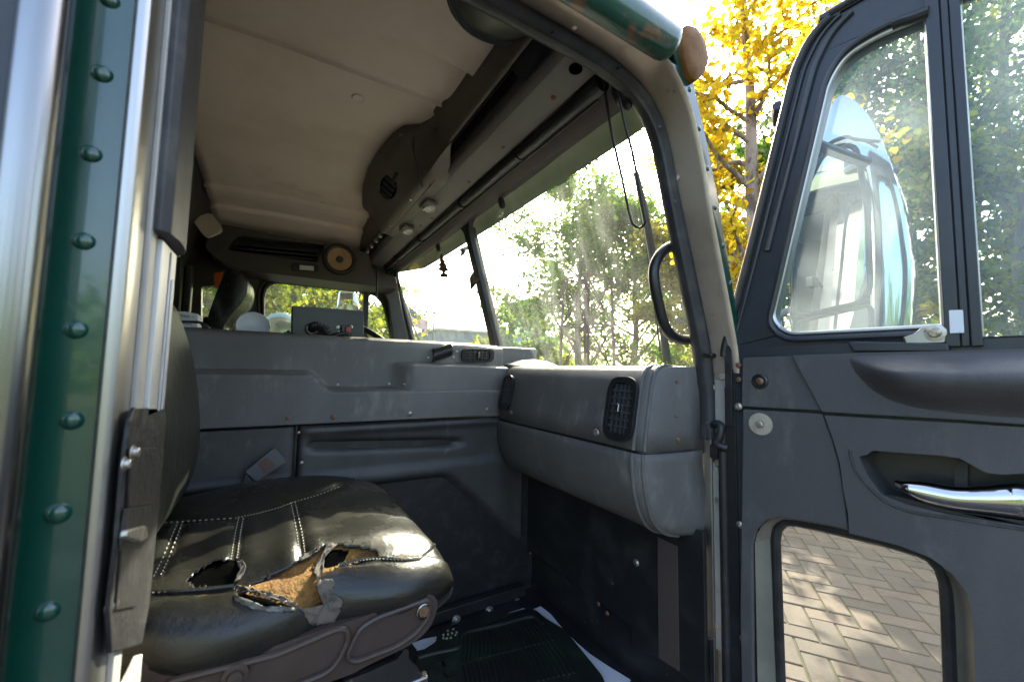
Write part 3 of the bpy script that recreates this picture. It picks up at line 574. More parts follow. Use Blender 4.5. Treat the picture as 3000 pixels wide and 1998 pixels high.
for q, s_, m_ in [(R3(768,1400),.9,RSCREW),(R3(1068,1392),1.25,RSCREW),(R3(1568,1372),1.2,SCREW),(R3(2077,1342),1.1,SCREW)]: inst('screw', m_, en, P(q, y=1.272), (0,-1,0), s_)
for q in [R3(1090,1178),R3(1425,1173),R3(1525,1176)]: inst('screw', SCREW, en, P(q, y=1.31)+V((0,-.01,.0)), (0,-.5,1), 1.0)
for q in [R3(1690,1005),R3(1878,965),R3(1858,1000)]: inst('screw', SCREW, en, P(q, y=1.331), (0,-1,0), .8)
for q in [R2(1374,420),R2(1388,558)]: inst('screw', SCREW, en, P(q, y=1.283), (0,-1,0), .8)
c = P(R3(2012,986), y=1.330); vent(en, c, V((1,0,.03)), V((0,-.1,1)).normalized(), V((0,-1,-.1)).normalized(), .066, .0245, 5, 3)
c = P(R3(1772,972), y=1.325); sw_ = MB(); sw_.loft([[c+V((a, -.028*math.sin(t), .024*math.cos(t)+.014*a/.04)) for t in np.linspace(0,math.pi,9)] for a in (-.036,-.03,0,.03,.036)], False)
sw_.build('rocker_switch', M['black_pl'], en, angle=50, solid=.003)
# ---- kick panels, floor, mat
fl = MB().box((-.45,.52,-.86),(.95,2.75,-.815)).build('floor', M['black'], None); tag(fl, kind='structure')
kp = thing('kick_panel', 'black scuffed kick panel below the dashboard with a brown grained strip', 'panel', (.88,.95,-.80))
MB().plate([V((.862,y,z)) for y,z in [(1.42,-.36),(.575,-.36),(.575,-.705),(.70,-.705),(.785,-.735),(.788,-.675),(1.38,-.669),(1.42,-.66)]], (.012,0,0)).build('upper_plate', M['black'], kp, bevel=.002)
MB().plate([V((.884,y,z)) for y,z in [(1.42,-.60),(.575,-.60),(.575,-.814),(1.42,-.814)]], (.02,0,0)).build('lower_plate', M['black'], kp, bevel=.002)
sp_ = PL([R5(1040,960),R5(1122,998),R5(1130,1520),R5(1045,1465)], x=.8605); MB().plate(sp_, (-.003,0,0)).build('grained_strip', M['brownstrip'], kp, bevel=.001)
for q, s_ in [(R5(446,790),1.2),(R5(948,1068),1.6),(R5(478,857),.8),(R5(790,1240),1.1),(R5(826,1278),1.1),(R5(485,1020),.9),(R5(505,1028),.9)]: inst('screw', SCREW if s_ > 1.15 else RSCREW, kp, P(q, x=.861), (-1,0,0), s_)
K6 = sc(1200,1700,.3397)
mt = thing('floor_mat', 'black ribbed rubber floor mat lying on the passenger footwell floor', 'mat', (.65,.95,-.81))
mo = fillet(PL([K6(*q) for q in [(235,545),(262,418),(440,398),(470,405),(1000,262),(1085,268),(1160,335),(1340,445),(1668,850),(1700,960),(200,1100),(60,900),(60,655)]], z=-.806), [.02,.03,.01,.01,.03,.03,.02,.01,.02,.02,.02,.02,.02])
MB().plate(mo, (0,0,.008)).build('mat_sheet', M['mat'], mt, bevel=.003)
rim = crv(PL([K6(*q) for q in [(75,665),(220,625),(420,580),(445,520),(460,470),(560,430),(800,375),(1030,312),(1100,330),(1145,375)]], z=-.797), 5); MB().tube(rim, .0055, seg=8).build('raised_rim', M['mat'], mt)
rb = MB()
def lerp2(a, b, t): return (a[0]+(b[0]-a[0])*t, a[1]+(b[1]-a[1])*t)
for (ta, tb, ba, bb, n, bow) in [((475,465),(1120,380),(455,712),(1235,520),21,10),((470,742),(1255,545),(490,1010),(1420,800),22,14)]:
    for k in range(n):
        t = k/(n-1); a, b = lerp2(ta, tb, t), lerp2(ba, bb, t); m_ = lerp2(a, b, .5)
        pts = crv(PL([K6(*a), K6(m_[0]+bow, m_[1]), K6(*b)], z=-.7975), 4)
        MB().tube(pts, (.0042), seg=6).build('rib', M['mat'], mt)
for a,b in [(160,745),(250,735),(335,715),(180,840),(268,835),(355,808)]:
    MB().lathe(P(K6(a,b), z=-.798), (0,0,1), [(.018,-.001),(.018,.002),(.012,.002),(.012,-.001)], 16, False).build('oval_stud', M['mat'], mt)
for k,(a,b) in enumerate([(290,470),(330,435),(375,420),(290,497),(320,500),(355,495),(365,455),(405,448),(395,470),(330,465)]):
    MB().lathe(P(K6(a,b), z=-.798), (0,0,1), [(.004,0),(.003,.003),(.001,.004)], 8).build('dot', M['olive'], mt)
for lab, qs in [('white paper sheet under the far edge of the mat, along the kick panel', [(1035,262),(1130,225),(1215,290),(1340,440),(1450,545),(1560,640),(1720,745),(1905,858),(1880,960),(1640,960),(1600,760),(1330,500),(1250,445),(1150,345)]),
                ('white paper scrap beside the mat near the seat base', [(20,542),(120,508),(232,485),(222,570),(130,590),(65,605)]),
                ('thin white paper edge between the mat and the engine cover', [(735,335),(870,275),(985,240),(1000,258),(830,305),(740,345)])]:
    ps = PL([K6(*q) for q in qs], z=-.812); tag(MB().plate(ps, (0,0,.0015)).build('paper_sheet', M['paper']), lab, 'paper')
# ---- things on the engine cover
DZ = .0935
bx_ = thing('control_box', 'black steel control box with a corrugated hose on the engine cover', 'control box', (.16,1.52,DZ))
MB().plate([P(q, y=1.5) for q in [(857,897),(1065,912),(1067,1000),(855,995)]], (0,.12,0)).build('box_body', M['black_pl'], bx_, bevel=.002)
MB().plate([P(q, y=1.4985) for q in [(857,896),(1067,911),(1067,916),(857,901)]], (0,.12,0)).build('box_lid', M['black_pl'], bx_)
hc = P(R3(925,815), y=1.5)
MB().lathe(hc, (0,-1,0), [(.021,0),(.021,.006),(.018,.010),(.016,.016)], 18).build('hose_nut', M['screw'], bx_)
hp = crv([hc+V((0,-.012,0)), hc+V((.006,-.045,.006)), hc+V((.028,-.065,0)), hc+V((.045,-.07,-.022)), hc+V((.052,-.06,-.05))], 14)
MB().tube(hp, [.0155 if k % 3 else .0125 for k in range(len(hp))], seg=14).build('corrugated_hose', M['rubber'], bx_)
hp = crv([P(R3(*q), y=1.42) for q in [(1060,868),(1100,850),(1150,846),(1190,862)]], 10)
MB().tube(hp, [.0085 if k % 3 else .007 for k in range(len(hp))], seg=12).build('corrugated_hose', M['rubber'], bx_)
pc = P(R3(1150,820), y=1.5)
MB().box((pc.x-.018,1.478,pc.z-.016),(pc.x+.016,1.4995,pc.z+.014)).build('plug_socket', M['black_pl'], bx_, bevel=.003)
mred = mat('red_connector', (.30,.03,.03), .4); MB().box((pc.x-.006,1.464,pc.z-.012),(pc.x+.011,1.4775,pc.z+.008)).build('red_plug', mred, bx_, bevel=.003)
for a,b in [(1100,805),(1185,802),(1105,838)]: inst('screw', BOLT, bx_, P(R3(a,b), y=1.499), (0,-1,0), .5)
for q in [R3(772,845),R3(1275,868)]: 
    p = P(q, y=1.52); MB().lathe(p, (1,0,0), [(.006,-.012),(.006,-.004),(.011,-.004),(.011,.004),(.006,.004),(.006,.012)], 12).build('side_bolt', M['black_pl'], bx_)
lc = P(R3(541,800), y=1.62); ln = (V((0,0,0))-lc).normalized()+V((.1,0,.25))
ld = thing('round_lid', 'white round plastic lid leaning on the engine cover', 'lid', (lc.x,lc.y,DZ))
MB().lathe(lc, ln, [(.051,-.006),(.052,0),(.049,.004),(.046,.001),(.02,-.004),(.001,-.005)], 36).build('lid_disc', M['white'], ld)
tb = thing('tissue_box', 'white cardboard box with small print behind the near seat back', 'box', (-.24,1.75,DZ))
a = P((478,985), y=1.7); b = P((578,985), y=1.7)
tr_ = P((573,920), y=1.7); tl_ = P((485,912), y=1.7)
MB().plate([V((a.x,1.7,DZ)),V((b.x,1.7,DZ)),V((b.x-.002,1.7,tr_.z)),V((a.x+.05,1.7,tl_.z+.004)),V((a.x,1.7,tl_.z))], (0,.11,0)).build('carton', M['white'], tb, bevel=.002)
def text(name, s, size, mat_, parent, loc, rot, depth=.0004, flip=False):
    c = bpy.data.curves.new(name, 'FONT'); c.body = s; c.size = size; c.extrude = depth; c.align_x = 'CENTER'
    o = bpy.data.objects.new(name, c); COL.objects.link(o); dg = bpy.context.evaluated_depsgraph_get(); dg.update()
    me = bpy.data.meshes.new_from_object(o.evaluated_get(dg)); bpy.data.objects.remove(o); me.materials.clear(); me.materials.append(mat_)
    t = bpy.data.objects.new(name, me); place(t, V(loc)+V((0,0,Z0)), parent); t.rotation_euler = rot
    return t
mink = mat('blue_print', (.03,.05,.25), .6); mgr = mat('grey_print', (.25,.25,.3), .6)
for q0, q1, m_ in [((486,925),(503,927),mink),((486,918),(515,921),mgr),((530,922),(557,927),mgr),((530,926),(553,930),mgr),((563,927),(569,929),mgr),((520,946),(562,951),mgr)]:
    a_, b_ = P(q0, y=1.6985), P(q1, y=1.6985); MB().obox((a_+b_)/2, (b_-a_)/2, (0,.0004,0), (0,0,.0028 if m_ is mink else .0013)).build('print_line', m_, tb)
hd = thing('plastic_tray', 'black plastic tray handle in front of the white box', 'tray', (-.22,1.62,DZ))
MB().plate(fillet(PL([(470,990),(480,938),(590,940),(612,955),(625,990)], y=1.6), .012), (0,.02,0), [fillet(PL([(512,958),(514,944),(585,947),(592,960)], y=1.6), .004)]).build('tray_handle', M['black_pl'], hd, bevel=.003)
fr_p = P((1294,700), x=.74)
af = thing('air_freshener', 'brown tree-shaped cardboard air freshener hanging at the windshield', 'air freshener', P((1298,815), x=.72))
tr = [(1776,318),(1790,350),(1782,352),(1803,378),(1794,380),(1812,402),(1803,405),(1823,432),(1800,438),(1797,450),(1814,452),(1815,478),(1770,476),(1770,452),(1784,450),(1782,438),(1752,428),(1768,405),(1756,398),(1772,375),(1762,372),(1770,350),(1765,346)]
maf = mat('brown_card', (.14,.075,.055), .7, col2=(.2,.11,.085), nscale=60)
MB().plate([P(R3(*q), x=.70) for q in tr], (.003,0,0)).build('card', maf, af)
mtx = mat('pale_print', (.30,.19,.14), .8)
MB().plate([P(R3(*q), x=.699) for q in [(1760,396),(1812,404),(1810,412),(1762,404)]], (.0008,0,0)).build('print_band', mtx, af)
MB().tube([P(R3(1776,320), x=.701), P(R3(1770,285), x=.70), P(R3(1768,245), x=.70)], .0012, seg=5).build('string', M['thread'], af)
MB().tube(crv([P(R3(*q), x=.699) for q in [(1768,245),(1750,232),(1760,175),(1757,225),(1776,240)]], 4), .0012, seg=5).build('string', M['thread'], af)
for lab, qs in [('dark torn sticker scrap on the windshield left of the centre post', [(1893,292),(1918,280),(1948,270),(1952,295),(1935,300),(1925,325),(1900,342),(1905,310)]),
                ('dark folded card hanging on the windshield centre post', [(1985,438),(2030,490),(2018,500),(1968,560),(1960,480)])]:
    ps = [P(R3(*q), x=.80) for q in qs]; tag(MB().plate(ps, (.004,0,.001)).build('torn_sticker' if 'torn' in lab else 'hanging_card', M['black_pl']), lab, 'sticker' if 'torn' in lab else 'card')
tag(MB().tube([P(R3(1357,420), y=2.5), P(R3(1352,590), y=2.5), P(R3(1350,602), y=2.5)], [.006,.006,.012], seg=8).build('hanging_strap', M['black_pl']), 'thin black strap hanging in front of the driver window', 'strap')
stk = thing('windshield_sticker', 'small white sticker with mirrored letters low on the windshield by the door pillar', 'sticker', P((2022,1105), x=.92))
MB().plate(PL([(1998,1080),(2046,1084),(2046,1106),(1998,1104)], x=.925), (.002,0,0)).build('sticker_sheet', M['white'], stk)
text('letters', 'Y.C.', .022, mgr, stk, P((2033,1098), x=.923), (R(90),0,R(90)))
swh = thing('steering_wheel', 'black steering wheel rim just showing above the engine cover', 'steering wheel', (.52,2.25,-.05))
ctr = V((.56,2.22,.055)); u = V((0,1,0)); w = V((-.80,0,.6)).normalized(); ctr = P((1130,990), y=2.0)+V((.05,.2,-.06))
MB().tube([ctr+u*(.21*math.cos(a))+w*(.21*math.sin(a)) for a in [2*math.pi*k/48 for k in range(48)]], .014, closed=True, seg=12).build('rim', M['black_pl'], swh)
MB().lathe(ctr, u.cross(w), [(.06,-.03),(.055,.01),(.001,.015)], 20).build('hub', M['black_pl'], swh)
for a in (.2, math.pi-.2, -math.pi/2): MB().tube([ctr, ctr+u*(.2*math.cos(a))+w*(.2*math.sin(a))], [(.02,.008),(.014,.007)], seg=8).build('spoke', M['black_pl'], swh)
# ================================================================== THE OPEN PASSENGER DOOR
DO_, Dd, Dn = V((.886,.50,0)), V((.105,-.9945,0)), V((-.9945,-.105,0))
def DP(q, off=0):
    r_ = ray(q); t = (DO_.dot(Dn)+off)/r_.dot(Dn); return r_*t
def DU(u, z, off=0): return DO_+Dd*u+Dn*off+V((0,0,z))
def D7(pts, off=0): return [DP(R7(*q), off) for q in pts]
def D6(pts, off=0): return [DP(R6(*q), off) for q in pts]
dr_ = thing('passenger_door', 'open passenger door with charcoal trim, chrome inner handle and lower peep window', 'door', DU(.45,-1.06))
hole1 = fillet([DU(*p) for p in [(.066,.115),(.178,.575),(.205,.614),(.25,.622),(.316,.616),(.314,.082),(.095,.082)]], [.03,.06,.03,.02,.005,.005,.03])
hole2 = fillet([DU(*p) for p in [(.352,.065),(.352,.628),(.80,.63),(.84,.55),(.84,.065)]], [.004,.004,.06,.03,.02])
lowhole = [(418,905),(428,850),(462,818),(520,820),(640,842),(770,872),(900,900),(1000,928),(1090,955),(1150,985),(1200,1040),(1225,1110),(1238,1250),(1246,1400),(1252,1600)]
lowp = D7(lowhole, -.03)
def flat(ps, off): return [p+Dn*(off-((p-DO_).dot(Dn))) for p in ps]
lowl = flat(lowp, 0)+[DU(.30,-.84),DU(.27,-.87),DU(.09,-.87),DU(.055,-.84)]
frame_o = [DU(*p) for p in [(-.030,-1.05),(-.030,.06),(-.002,.16),(.031,.276),(.078,.455),(.118,.607),(.132,.645),(.155,.682),(.185,.703),(.225,.712),(.80,.712),(.87,.66),(.90,.55),(.93,.06),(.95,-1.05)]]
big = flat(D7([(332,925),(350,862),(395,820),(460,808),(520,815),(640,836),(772,868),(900,896),(1000,926),(1100,960),(1150,983),(1250,1058),(1312,1140),(1340,1250),(1350,1500)], .004), .004)+[DU(.322,-.88,.004),DU(.27,-.915,.004),DU(.06,-.915,.004),DU(.024,-.88,.004)]
pock = D7([(822,522),(860,518),(880,498),(1200,520),(1280,532),(1340,565),(1400,598),(1480,606),(1571,600)], .004)+[DU(.47,-.128,.004),DU(.47,-.215,.004)]+D7([(1571,838),(1250,792),(1050,745),(930,700),(860,610)], .004)
MB().plate(frame_o, Dn*-.042, [hole1, hole2, flat(big, 0), flat(pock, 0)]).build('door_frame', M['navy'], dr_, bevel=.004)
MB().plate([p+Dn*-.0425 for p in frame_o[:2]+[DU(-.03,.03),DU(.93,.03)]+frame_o[-1:]], Dn*-.006, [[p+Dn*-.0425 for p in lowl]]).build('outer_skin', M['green'], dr_)
edge = [DU(*p, .002) for p in [(-.030,.04),(-.022,.085),(.031,.276),(.078,.455),(.118,.607),(.132,.645),(.155,.682),(.185,.703),(.225,.712),(.80,.712)]]
MB().tube(crv(edge,6), (.0085), seg=10).build('edge_seal', M['rubber'], dr_)
def inset(ps, k): c = V((0,0,0)); return [p+Dd*k+V((0,0,-k*.3)) for p in ps]
MB().tube([p+Dd*.016+V((0,0,-.006)) for p in crv(edge[1:],6)], .0038, seg=8).build('frame_bead', M['navy'], dr_)
MB().tube([p+Dd*.034+V((0,0,-.012)) for p in crv(edge[2:8],6)], .006, seg=8).build('frame_bead', M['navy'], dr_)
c1 = sum(hole1, V((0,0,0)))/len(hole1)
MB().tube([p+(c1-p).normalized()*.002+Dn*-.002 for p in hole1], (.0045), closed=True, seg=8).build('bright_channel', M['alu'], dr_)
MB().tube([p+(p-c1).normalized()*.010+Dn*.001 for p in hole1], .006, closed=True, seg=8).build('window_bead', M['navy'], dr_)
MB().plate([p+Dn*-.014 for p in hole1], Dn*-.004).build('vent_glass', M['glass_door'], dr_)
MB().plate([p+Dn*-.022 for p in hole2], Dn*-.004).build('slide_glass', M['glass_door'], dr_)
dv = MB(); 
for u0,u1,o1 in ((.314,.330,.010),(.331,.340,.007),(.341,.353,.009)): dv.plate([DU(u0,.05),DU(u0,.65),DU(u1,.65),DU(u1,.05)], Dn*o1)
dv.build('window_divider', M['navy'], dr_, bevel=.0015)
MB().plate(D6([(1223,1426),(1288,1424),(1294,1530),(1228,1532)], .0115), Dn*.002).build('reflector_patch', M['white'], dr_, bevel=.001)
MB().tube(crv(D6([(965,115),(1000,100),(1060,82),(1130,55)], .01),4), .009, seg=10).build('corner_pad', M['rubber'], dr_)
MB().plate(D6([(1010,1552),(1060,1535),(1100,1505),(1150,1497),(1200,1505),(1212,1540),(1208,1575),(1020,1580)], .006), Dn*.006).build('pivot_bracket', M['alu'], dr_, bevel=.003)
inst('bolt', BOLT, dr_, D6([(1160,1528)], .0125)[0], Dn, 1.1)
MB().plate(D7([(765,8),(800,2),(1225,10),(1232,44),(790,44)], .004), Dn*.012).build('sill_block', M['navy'], dr_, bevel=.003)
# trim panels
MB().plate(fillet(D7([(288,75),(515,68),(560,150),(610,235),(646,316),(284,297)], .004), [.008,.003,0,0,.003,.003]), Dn*.011).build('corner_trim', M['door'], dr_, bevel=.003)
cl = D7([(284,311),(653,331),(690,430),(725,540),(750,680),(762,780),(772,866),(700,848),(560,824),(460,808),(395,820),(350,862),(332,925)], .004)
cl = cl+[DU(.022,-.60,.004),DU(.024,-.90,.004),DU(.30,-.92,.004),DU(.30,-1.03,.004),DU(-.004,-1.03,.004),DU(-.003,-.5,.004)]
MB().plate(cl, Dn*.011).build('corner_trim', M['door'], dr_, bevel=.004)
mu_ = D7([(520,66),(1000,52),(1571,38)], .004)+[DU(.90,.052,.004),DU(.90,-.075,.004)]+D7([(1571,378),(1300,358),(656,322),(612,235),(562,150)], .004)
MB().plate(mu_, Dn*.018).build('upper_trim', M['door'], dr_, bevel=.004)
pock = D7([(822,522),(860,518),(880,498),(1200,520),(1280,532),(1340,565),(1400,598),(1480,606),(1571,600)], .004)+[DU(.47,-.128,.004),DU(.47,-.215,.004)]+D7([(1571,838),(1250,792),(1050,745),(930,700),(860,610)], .004)
ml = D7([(664,338),(1300,374),(1571,392)], .004)+[DU(.90,-.082,.004),DU(.92,-1.03,.004),DU(.305,-1.03,.004),DU(.325,-.93,.004)]+D7([(1356,1900),(1350,1500),(1340,1250),(1312,1140),(1250,1058),(1150,983),(1000,926),(778,872),(772,780),(752,680),(737,560),(702,440)], .004)
MB().plate(ml, Dn*.016, [fillet(pock, .004, 3)]).build('lower_trim', M['door'], dr_, bevel=.004)
dk = D7([(300,75),(300,1100)], .002)
# armrest swelling
rows = []
for i in range(40):
    t = (i/39)**2; u = .188+.71*t; g = sstep(0,.13,t); zt = .042+.006*t; zl = .034-.094*(1-math.exp(-(u-.188)/.034))
    rows.append([DU(u, zt+(zl-zt)*s-(.006*math.sin(math.pi*s))*g, .0205+.048*g*(1-math.cos(min(1,s/.34)*math.pi))/2*(1 if s < .34 else (.5+.5*math.cos((s-.34)/.66*math.pi)))) for s in np.linspace(0,1,22)])
MB().loft(rows).build('armrest', M['door'], dr_, angle=60)
# handle pocket and chrome handle
cp = sum(pock, V((0,0,0)))/len(pock)
back = [p+(cp-p)*.05+Dn*-.044 for p in pock]
MB().loft([[p+Dn*.008 for p in pock+pock[:1]], back+back[:1]]).build('pocket_wall', M['dash_low'], dr_, angle=50)
MB().plate(back, Dn*-.002).build('pocket_back', M['black_pl'], dr_)  # shade of the pocket put into its black back
MB().plate(D7([(1255,540),(1315,560),(1312,720),(1250,720)], -.030), Dn*.004).build('pocket_rib', M['rubber'], dr_)
hpts = D7([(975,652),(1040,672),(1140,700),(1260,722),(1400,730),(1520,735),(1600,745)], .010)+[DU(.44,-.185,.012),DU(.50,-.20,0)]
hpts = crv(hpts, 5); nh = len(hpts)
hr = [(.007+.010*sstep(0,.12,k/nh), .006+.012*sstep(0,.25,k/nh)+.006*sstep(.35,.7,k/nh)) for k in range(nh)]
MB().tube(hpts, hr, seg=20, flat=Dn).build('inner_handle', M['chrome'], dr_)
MB().plate(D7([(930,695),(1030,715),(1250,770),(1571,815)], .0)+[DU(.46,-.20,0),DU(.46,-.215,0)]+D7([(1571,850),(1250,800),(1050,755)], .0), Dn*.014).build('handle_shadow_plate', M['black_pl'], dr_, bevel=.002)  # black plate standing in for the shadow under the handle
for q, r_ in [((836,494),.0085),((1357,547),.0078),((1432,574),.0065)]:
    p = DP(R7(*q), .0195); MB().lathe(p, Dn, [(r_,0),(r_*.95,.0004),(.001,.0004)], 16).build('screw_hole_disc', M['hole'], dr_)  # black discs painting the dark of the holes, no real openings
groove = crv(D7([(770,500),(790,580),(850,660),(940,740),(1060,785),(1250,815),(1571,865)], .0205),5); MB().tube(groove, .0022, seg=6).build('pressed_line', M['dash_low'], dr_)
# screws and washers
p = D7([(357,184)], .015)[0]; MB().lathe(p, Dn, [(.0155,0),(.0155,.003),(.012,.005),(.010,.002),(.001,.002)], 20).build('plastic_plug', M['black_pl'], dr_); inst('screw', RSCREW, dr_, p+Dn*.002, Dn, 1.3)
p = D7([(359,380)], .015)[0]; MB().lathe(p, Dn, [(.0225,0),(.0225,.0015),(.008,.0022)], 28).build('large_washer', mat('worn_washer', (.5,.44,.36), .5, .4, col2=(.4,.34,.27), nscale=50), dr_); inst('bolt', HEX, dr_, p+Dn*.002, Dn, .8)
MB().plate([DU(-.0295,-1.04,.0005),DU(-.0295,-.03,.0005),DU(-.0065,-.03,.0005),DU(-.0075,-1.04,.0005)], Dn*.005).build('edge_strip', M['black_pl'], dr_, bevel=.001)
for q, m_, s_ in [((258,110),RSCREW,1),((258,176),RSCREW,1),((257,300),SCREW,1.4),((264,843),SCREW,1.3),((279,1368),SCREW,1.3)]: inst('screw', m_, dr_, DP(R7(*q), .006), Dn, s_)
MB().tube([DU(-.036,z,.004) for z in (-1.04,-.6,-.20,-.172)], (.010), seg=12).build('edge_seal', M['rubber'], dr_)
MB().plate([DP(q, .003) for q in [(2124,1012),(2146,1012),(2148,1248),(2130,1248)]], Dn*.005).build('edge_seal', M['rubber'], dr_, bevel=.001)
# lower window
l2 = [p+Dn*-.030 for p in lowl]; cg = sum(l2, V((0,0,0)))/len(l2)
MB().tube([p+(cg-p).normalized()*.004 for p in l2], .010, closed=True, seg=10).build('lower_gasket', M['rubber'], dr_)
MB().plate([p+Dn*-.004 for p in l2], Dn*-.004).build('lower_glass', M['glass_low'], dr_)
m_rev = mat('olive_grey_reveal', (.17,.155,.125), .6, col2=(.13,.12,.10), nscale=8)
bg_ = resample(big+big[:1], 80); lw_ = resample(l2+l2[:1], 80)
MB().loft([bg_, [p.lerp(q_, .5)+Dn*-.006 for p,q_ in zip(bg_, lw_)], [p+Dn*.004 for p in lw_]]).build('window_reveal', m_rev, dr_, angle=60)
# ---- hinge pillar hardware on the jamb
pj = lambda q, y=.54: P(q, y=y)
hg = thing('hinge_pillar_hardware', 'grey hinge plate with bolts, cable opening and rubber check strap on the front door pillar', 'hinge plate', (.895,.54,-.40))
MB().plate([V((.9,y,z)) for y,z in [(.572,-.012),(.508,-.012),(.508,-.19),(.572,-.19)]], (-.004,0,0)).build('hinge_plate', M['jamb_low'], hg, bevel=.001)
MB().plate([V((.902,y,z)) for y,z in [(.572,-.205),(.508,-.205),(.508,-.62),(.572,-.62)]], (-.005,0,0), [[V((.902,.545+.014*math.cos(a),-.262+.024*math.sin(a))) for a in [2*math.pi*k/20 for k in range(20)]]]).build('latch_plate', M['jamb_low'], hg, bevel=.001)
MB().box((.9055,.52,-.30),(.909,.57,-.22)).build('cable_opening', M['rubber'], hg)
for q in [Z3(530,1200),Z3(534,1480)]: inst('bolt', HEX, hg, P(q, x=.896), (-1,0,0), .75)
for q in [Z3(563,530),Z3(484,612)]: inst('plug', PLUG, hg, P(q, x=.893), (-1,0,0), 1.1)
for q in [R7(192,1095),R7(200,825),R7(155,1312),R7(200,1370)]: inst('plug', PLUG, hg, P(q, x=.898), (-1,0,0), .9)
a = P(Z3(500,370), x=.888); MB().lathe(a, (-1,.15,0), [(.006,-.004),(.006,.012),(.0045,.014),(.0045,.03),(.001,.031)], 12).build('bumper_bolt', M['black_pl'], hg)
ckp = crv([P(Z3(*q), x=x_) for q,x_ in [((490,905),.895),((525,890),.885),((555,920),.878),((540,1000),.874),((515,1040),.872),((545,1062),.872),((605,1080),.878)]], 5)
MB().tube(ckp, .0085, seg=12).build('check_strap', M['rubber'], hg)
MB().obox(P(Z3(510,1105), x=.888), (.008,0,0), (0,.010,0), (0,0,.016)).build('strap_foot', M['rubber'], hg, bevel=.004)
MB().loft([[V((x,y,z)) for x,y in ((.893,.5725),(.905,.572),(.91,.602),(.889,.602))] for z in (-1.1,-.6,-.150)], True, True).build('sill_edge_strip', M['alu'], cab, bevel=.002)
# ---- exterior mirror beyond the door window
XM = 1.22
mr = thing('door_mirror', 'large chrome truck mirror seen through the door vent window', 'mirror', P(R6(760,1600), x=XM+.05))
ho = crv([P(R6(*q), x=XM) for q in [(498,1200),(540,900),(620,620),(690,450),(735,434),(790,462),(850,530),(905,640),(962,790),(1002,930),(1028,1080),(1046,1250),(1040,1440),(1015,1570),(900,1610),(600,1612),(510,1560)]], 5, True)
ch_ = sum(ho, V((0,0,0)))/len(ho)
inner_m = crv([P(R6(*q), x=XM) for q in [(505,1190),(560,880),(640,705),(730,662),(785,668),(805,740),(835,860),(852,1020),(860,1200),(862,1335),(870,1480),(868,1560),(700,1575),(530,1560)]], 5, True)
oo = resample(ho+ho[:1], 90); ii = resample(inner_m+inner_m[:1], 90)
def shf(ps, dx, k): return [V((p.x+dx, p.y+(ch_.y-p.y)*k, p.z+(ch_.z-p.z)*k)) for p in ps]
MB().loft([shf(ii,.012,.0), shf(ii,-.002,0), [p.lerp(q_,.5)+V((-.006,0,0)) for p,q_ in zip(ii,oo)], shf(oo,.010,.0), shf(oo,.05,.02), shf(oo,.10,.14), shf(oo,.13,.42), shf(oo,.135,.95)]).build('housing', M['chrome'], mr, angle=60)
MB().tube(crv([P(R6(*q), x=XM-.006) for q in [(500,1170),(560,870),(640,690),(740,630),(790,640),(905,652)]],4), .004, seg=8).build('housing_seam', M['rubber'], mr)
gl1 = fillet([P(R6(*q), x=XM-.004) for q in [(508,1200),(560,880),(645,710),(770,668),(800,690),(848,960),(860,1325),(820,1388),(560,1450),(512,1440)]], .02)
m_mir = mat('mirror_glass', (.55,.58,.58), .01, 1)
MB().plate(gl1, (.003,0,0)).build('flat_mirror', m_mir, mr)
MB().tube(gl1, .006, closed=True, seg=8).build('mirror_rim', M['rubber'], mr)
gl2 = fillet([P(R6(*q), x=XM-.004) for q in [(520,1480),(850,1405),(865,1420),(866,1555),(530,1555)]], .02)
MB().plate(gl2, (.003,0,0)).build('wide_angle_mirror', m_mir, mr); MB().tube(gl2, .005, closed=True, seg=8).build('mirror_rim', M['rubber'], mr)
MB().tube(crv([V((XM+.06,.33,.0)),V((1.12,.42,-.05)),V((1.02,.47,-.02)),V((.955,.46,.05))],6), .013, seg=10).build('mirror_arm', M['black_pl'], mr)
MB().tube(crv([V((XM+.06,.33,.5)),V((1.12,.42,.56)),V((1.02,.46,.60)),V((.965,.44,.62))],6), .013, seg=10).build('mirror_arm', M['black_pl'], mr)
# small mirror housing beyond the driver's window
dm = thing('driver_mirror', 'chrome mirror head outside the driver window above the control box', 'mirror', P(R3(1160,900), y=3.3))
dh = crv([P(R3(*q), y=3.3) for q in [(1085,690),(1088,655),(1100,575),(1120,558),(1185,556),(1210,572),(1232,640),(1232,700),(1160,705)]],4,True); cdm = sum(dh, V((0,0,0)))/len(dh)
MB().loft([[cdm+(p-cdm)*.4+V((0,-.04,0)) for p in dh+dh[:1]],[cdm+(p-cdm)*.85+V((0,-.035,0)) for p in dh+dh[:1]],[p for p in dh+dh[:1]],[cdm+(p-cdm)*.9+V((0,.12,0)) for p in dh+dh[:1]]], False).build('housing', M['chrome'], dm, angle=60)
MB().plate([P(R3(*q), y=3.25) for q in [(1113,580),(1195,580),(1197,622),(1113,620)]], (0,-.004,0)).build('sensor_plate', M['black_pl'], dm, bevel=.002)
MB().tube([P(R3(*q), y=3.29) for q in [(1085,690),(1130,668),(1190,662),(1225,680)]], .008, seg=8).build('seam', M['black_pl'], dm)
MB().tube([cdm+V((0,.05,-.1)), cdm+V((.05,.0,-.35)), V((.60,2.85,-.05))], .015, seg=8).build('mirror_arm', M['black_pl'], dm)
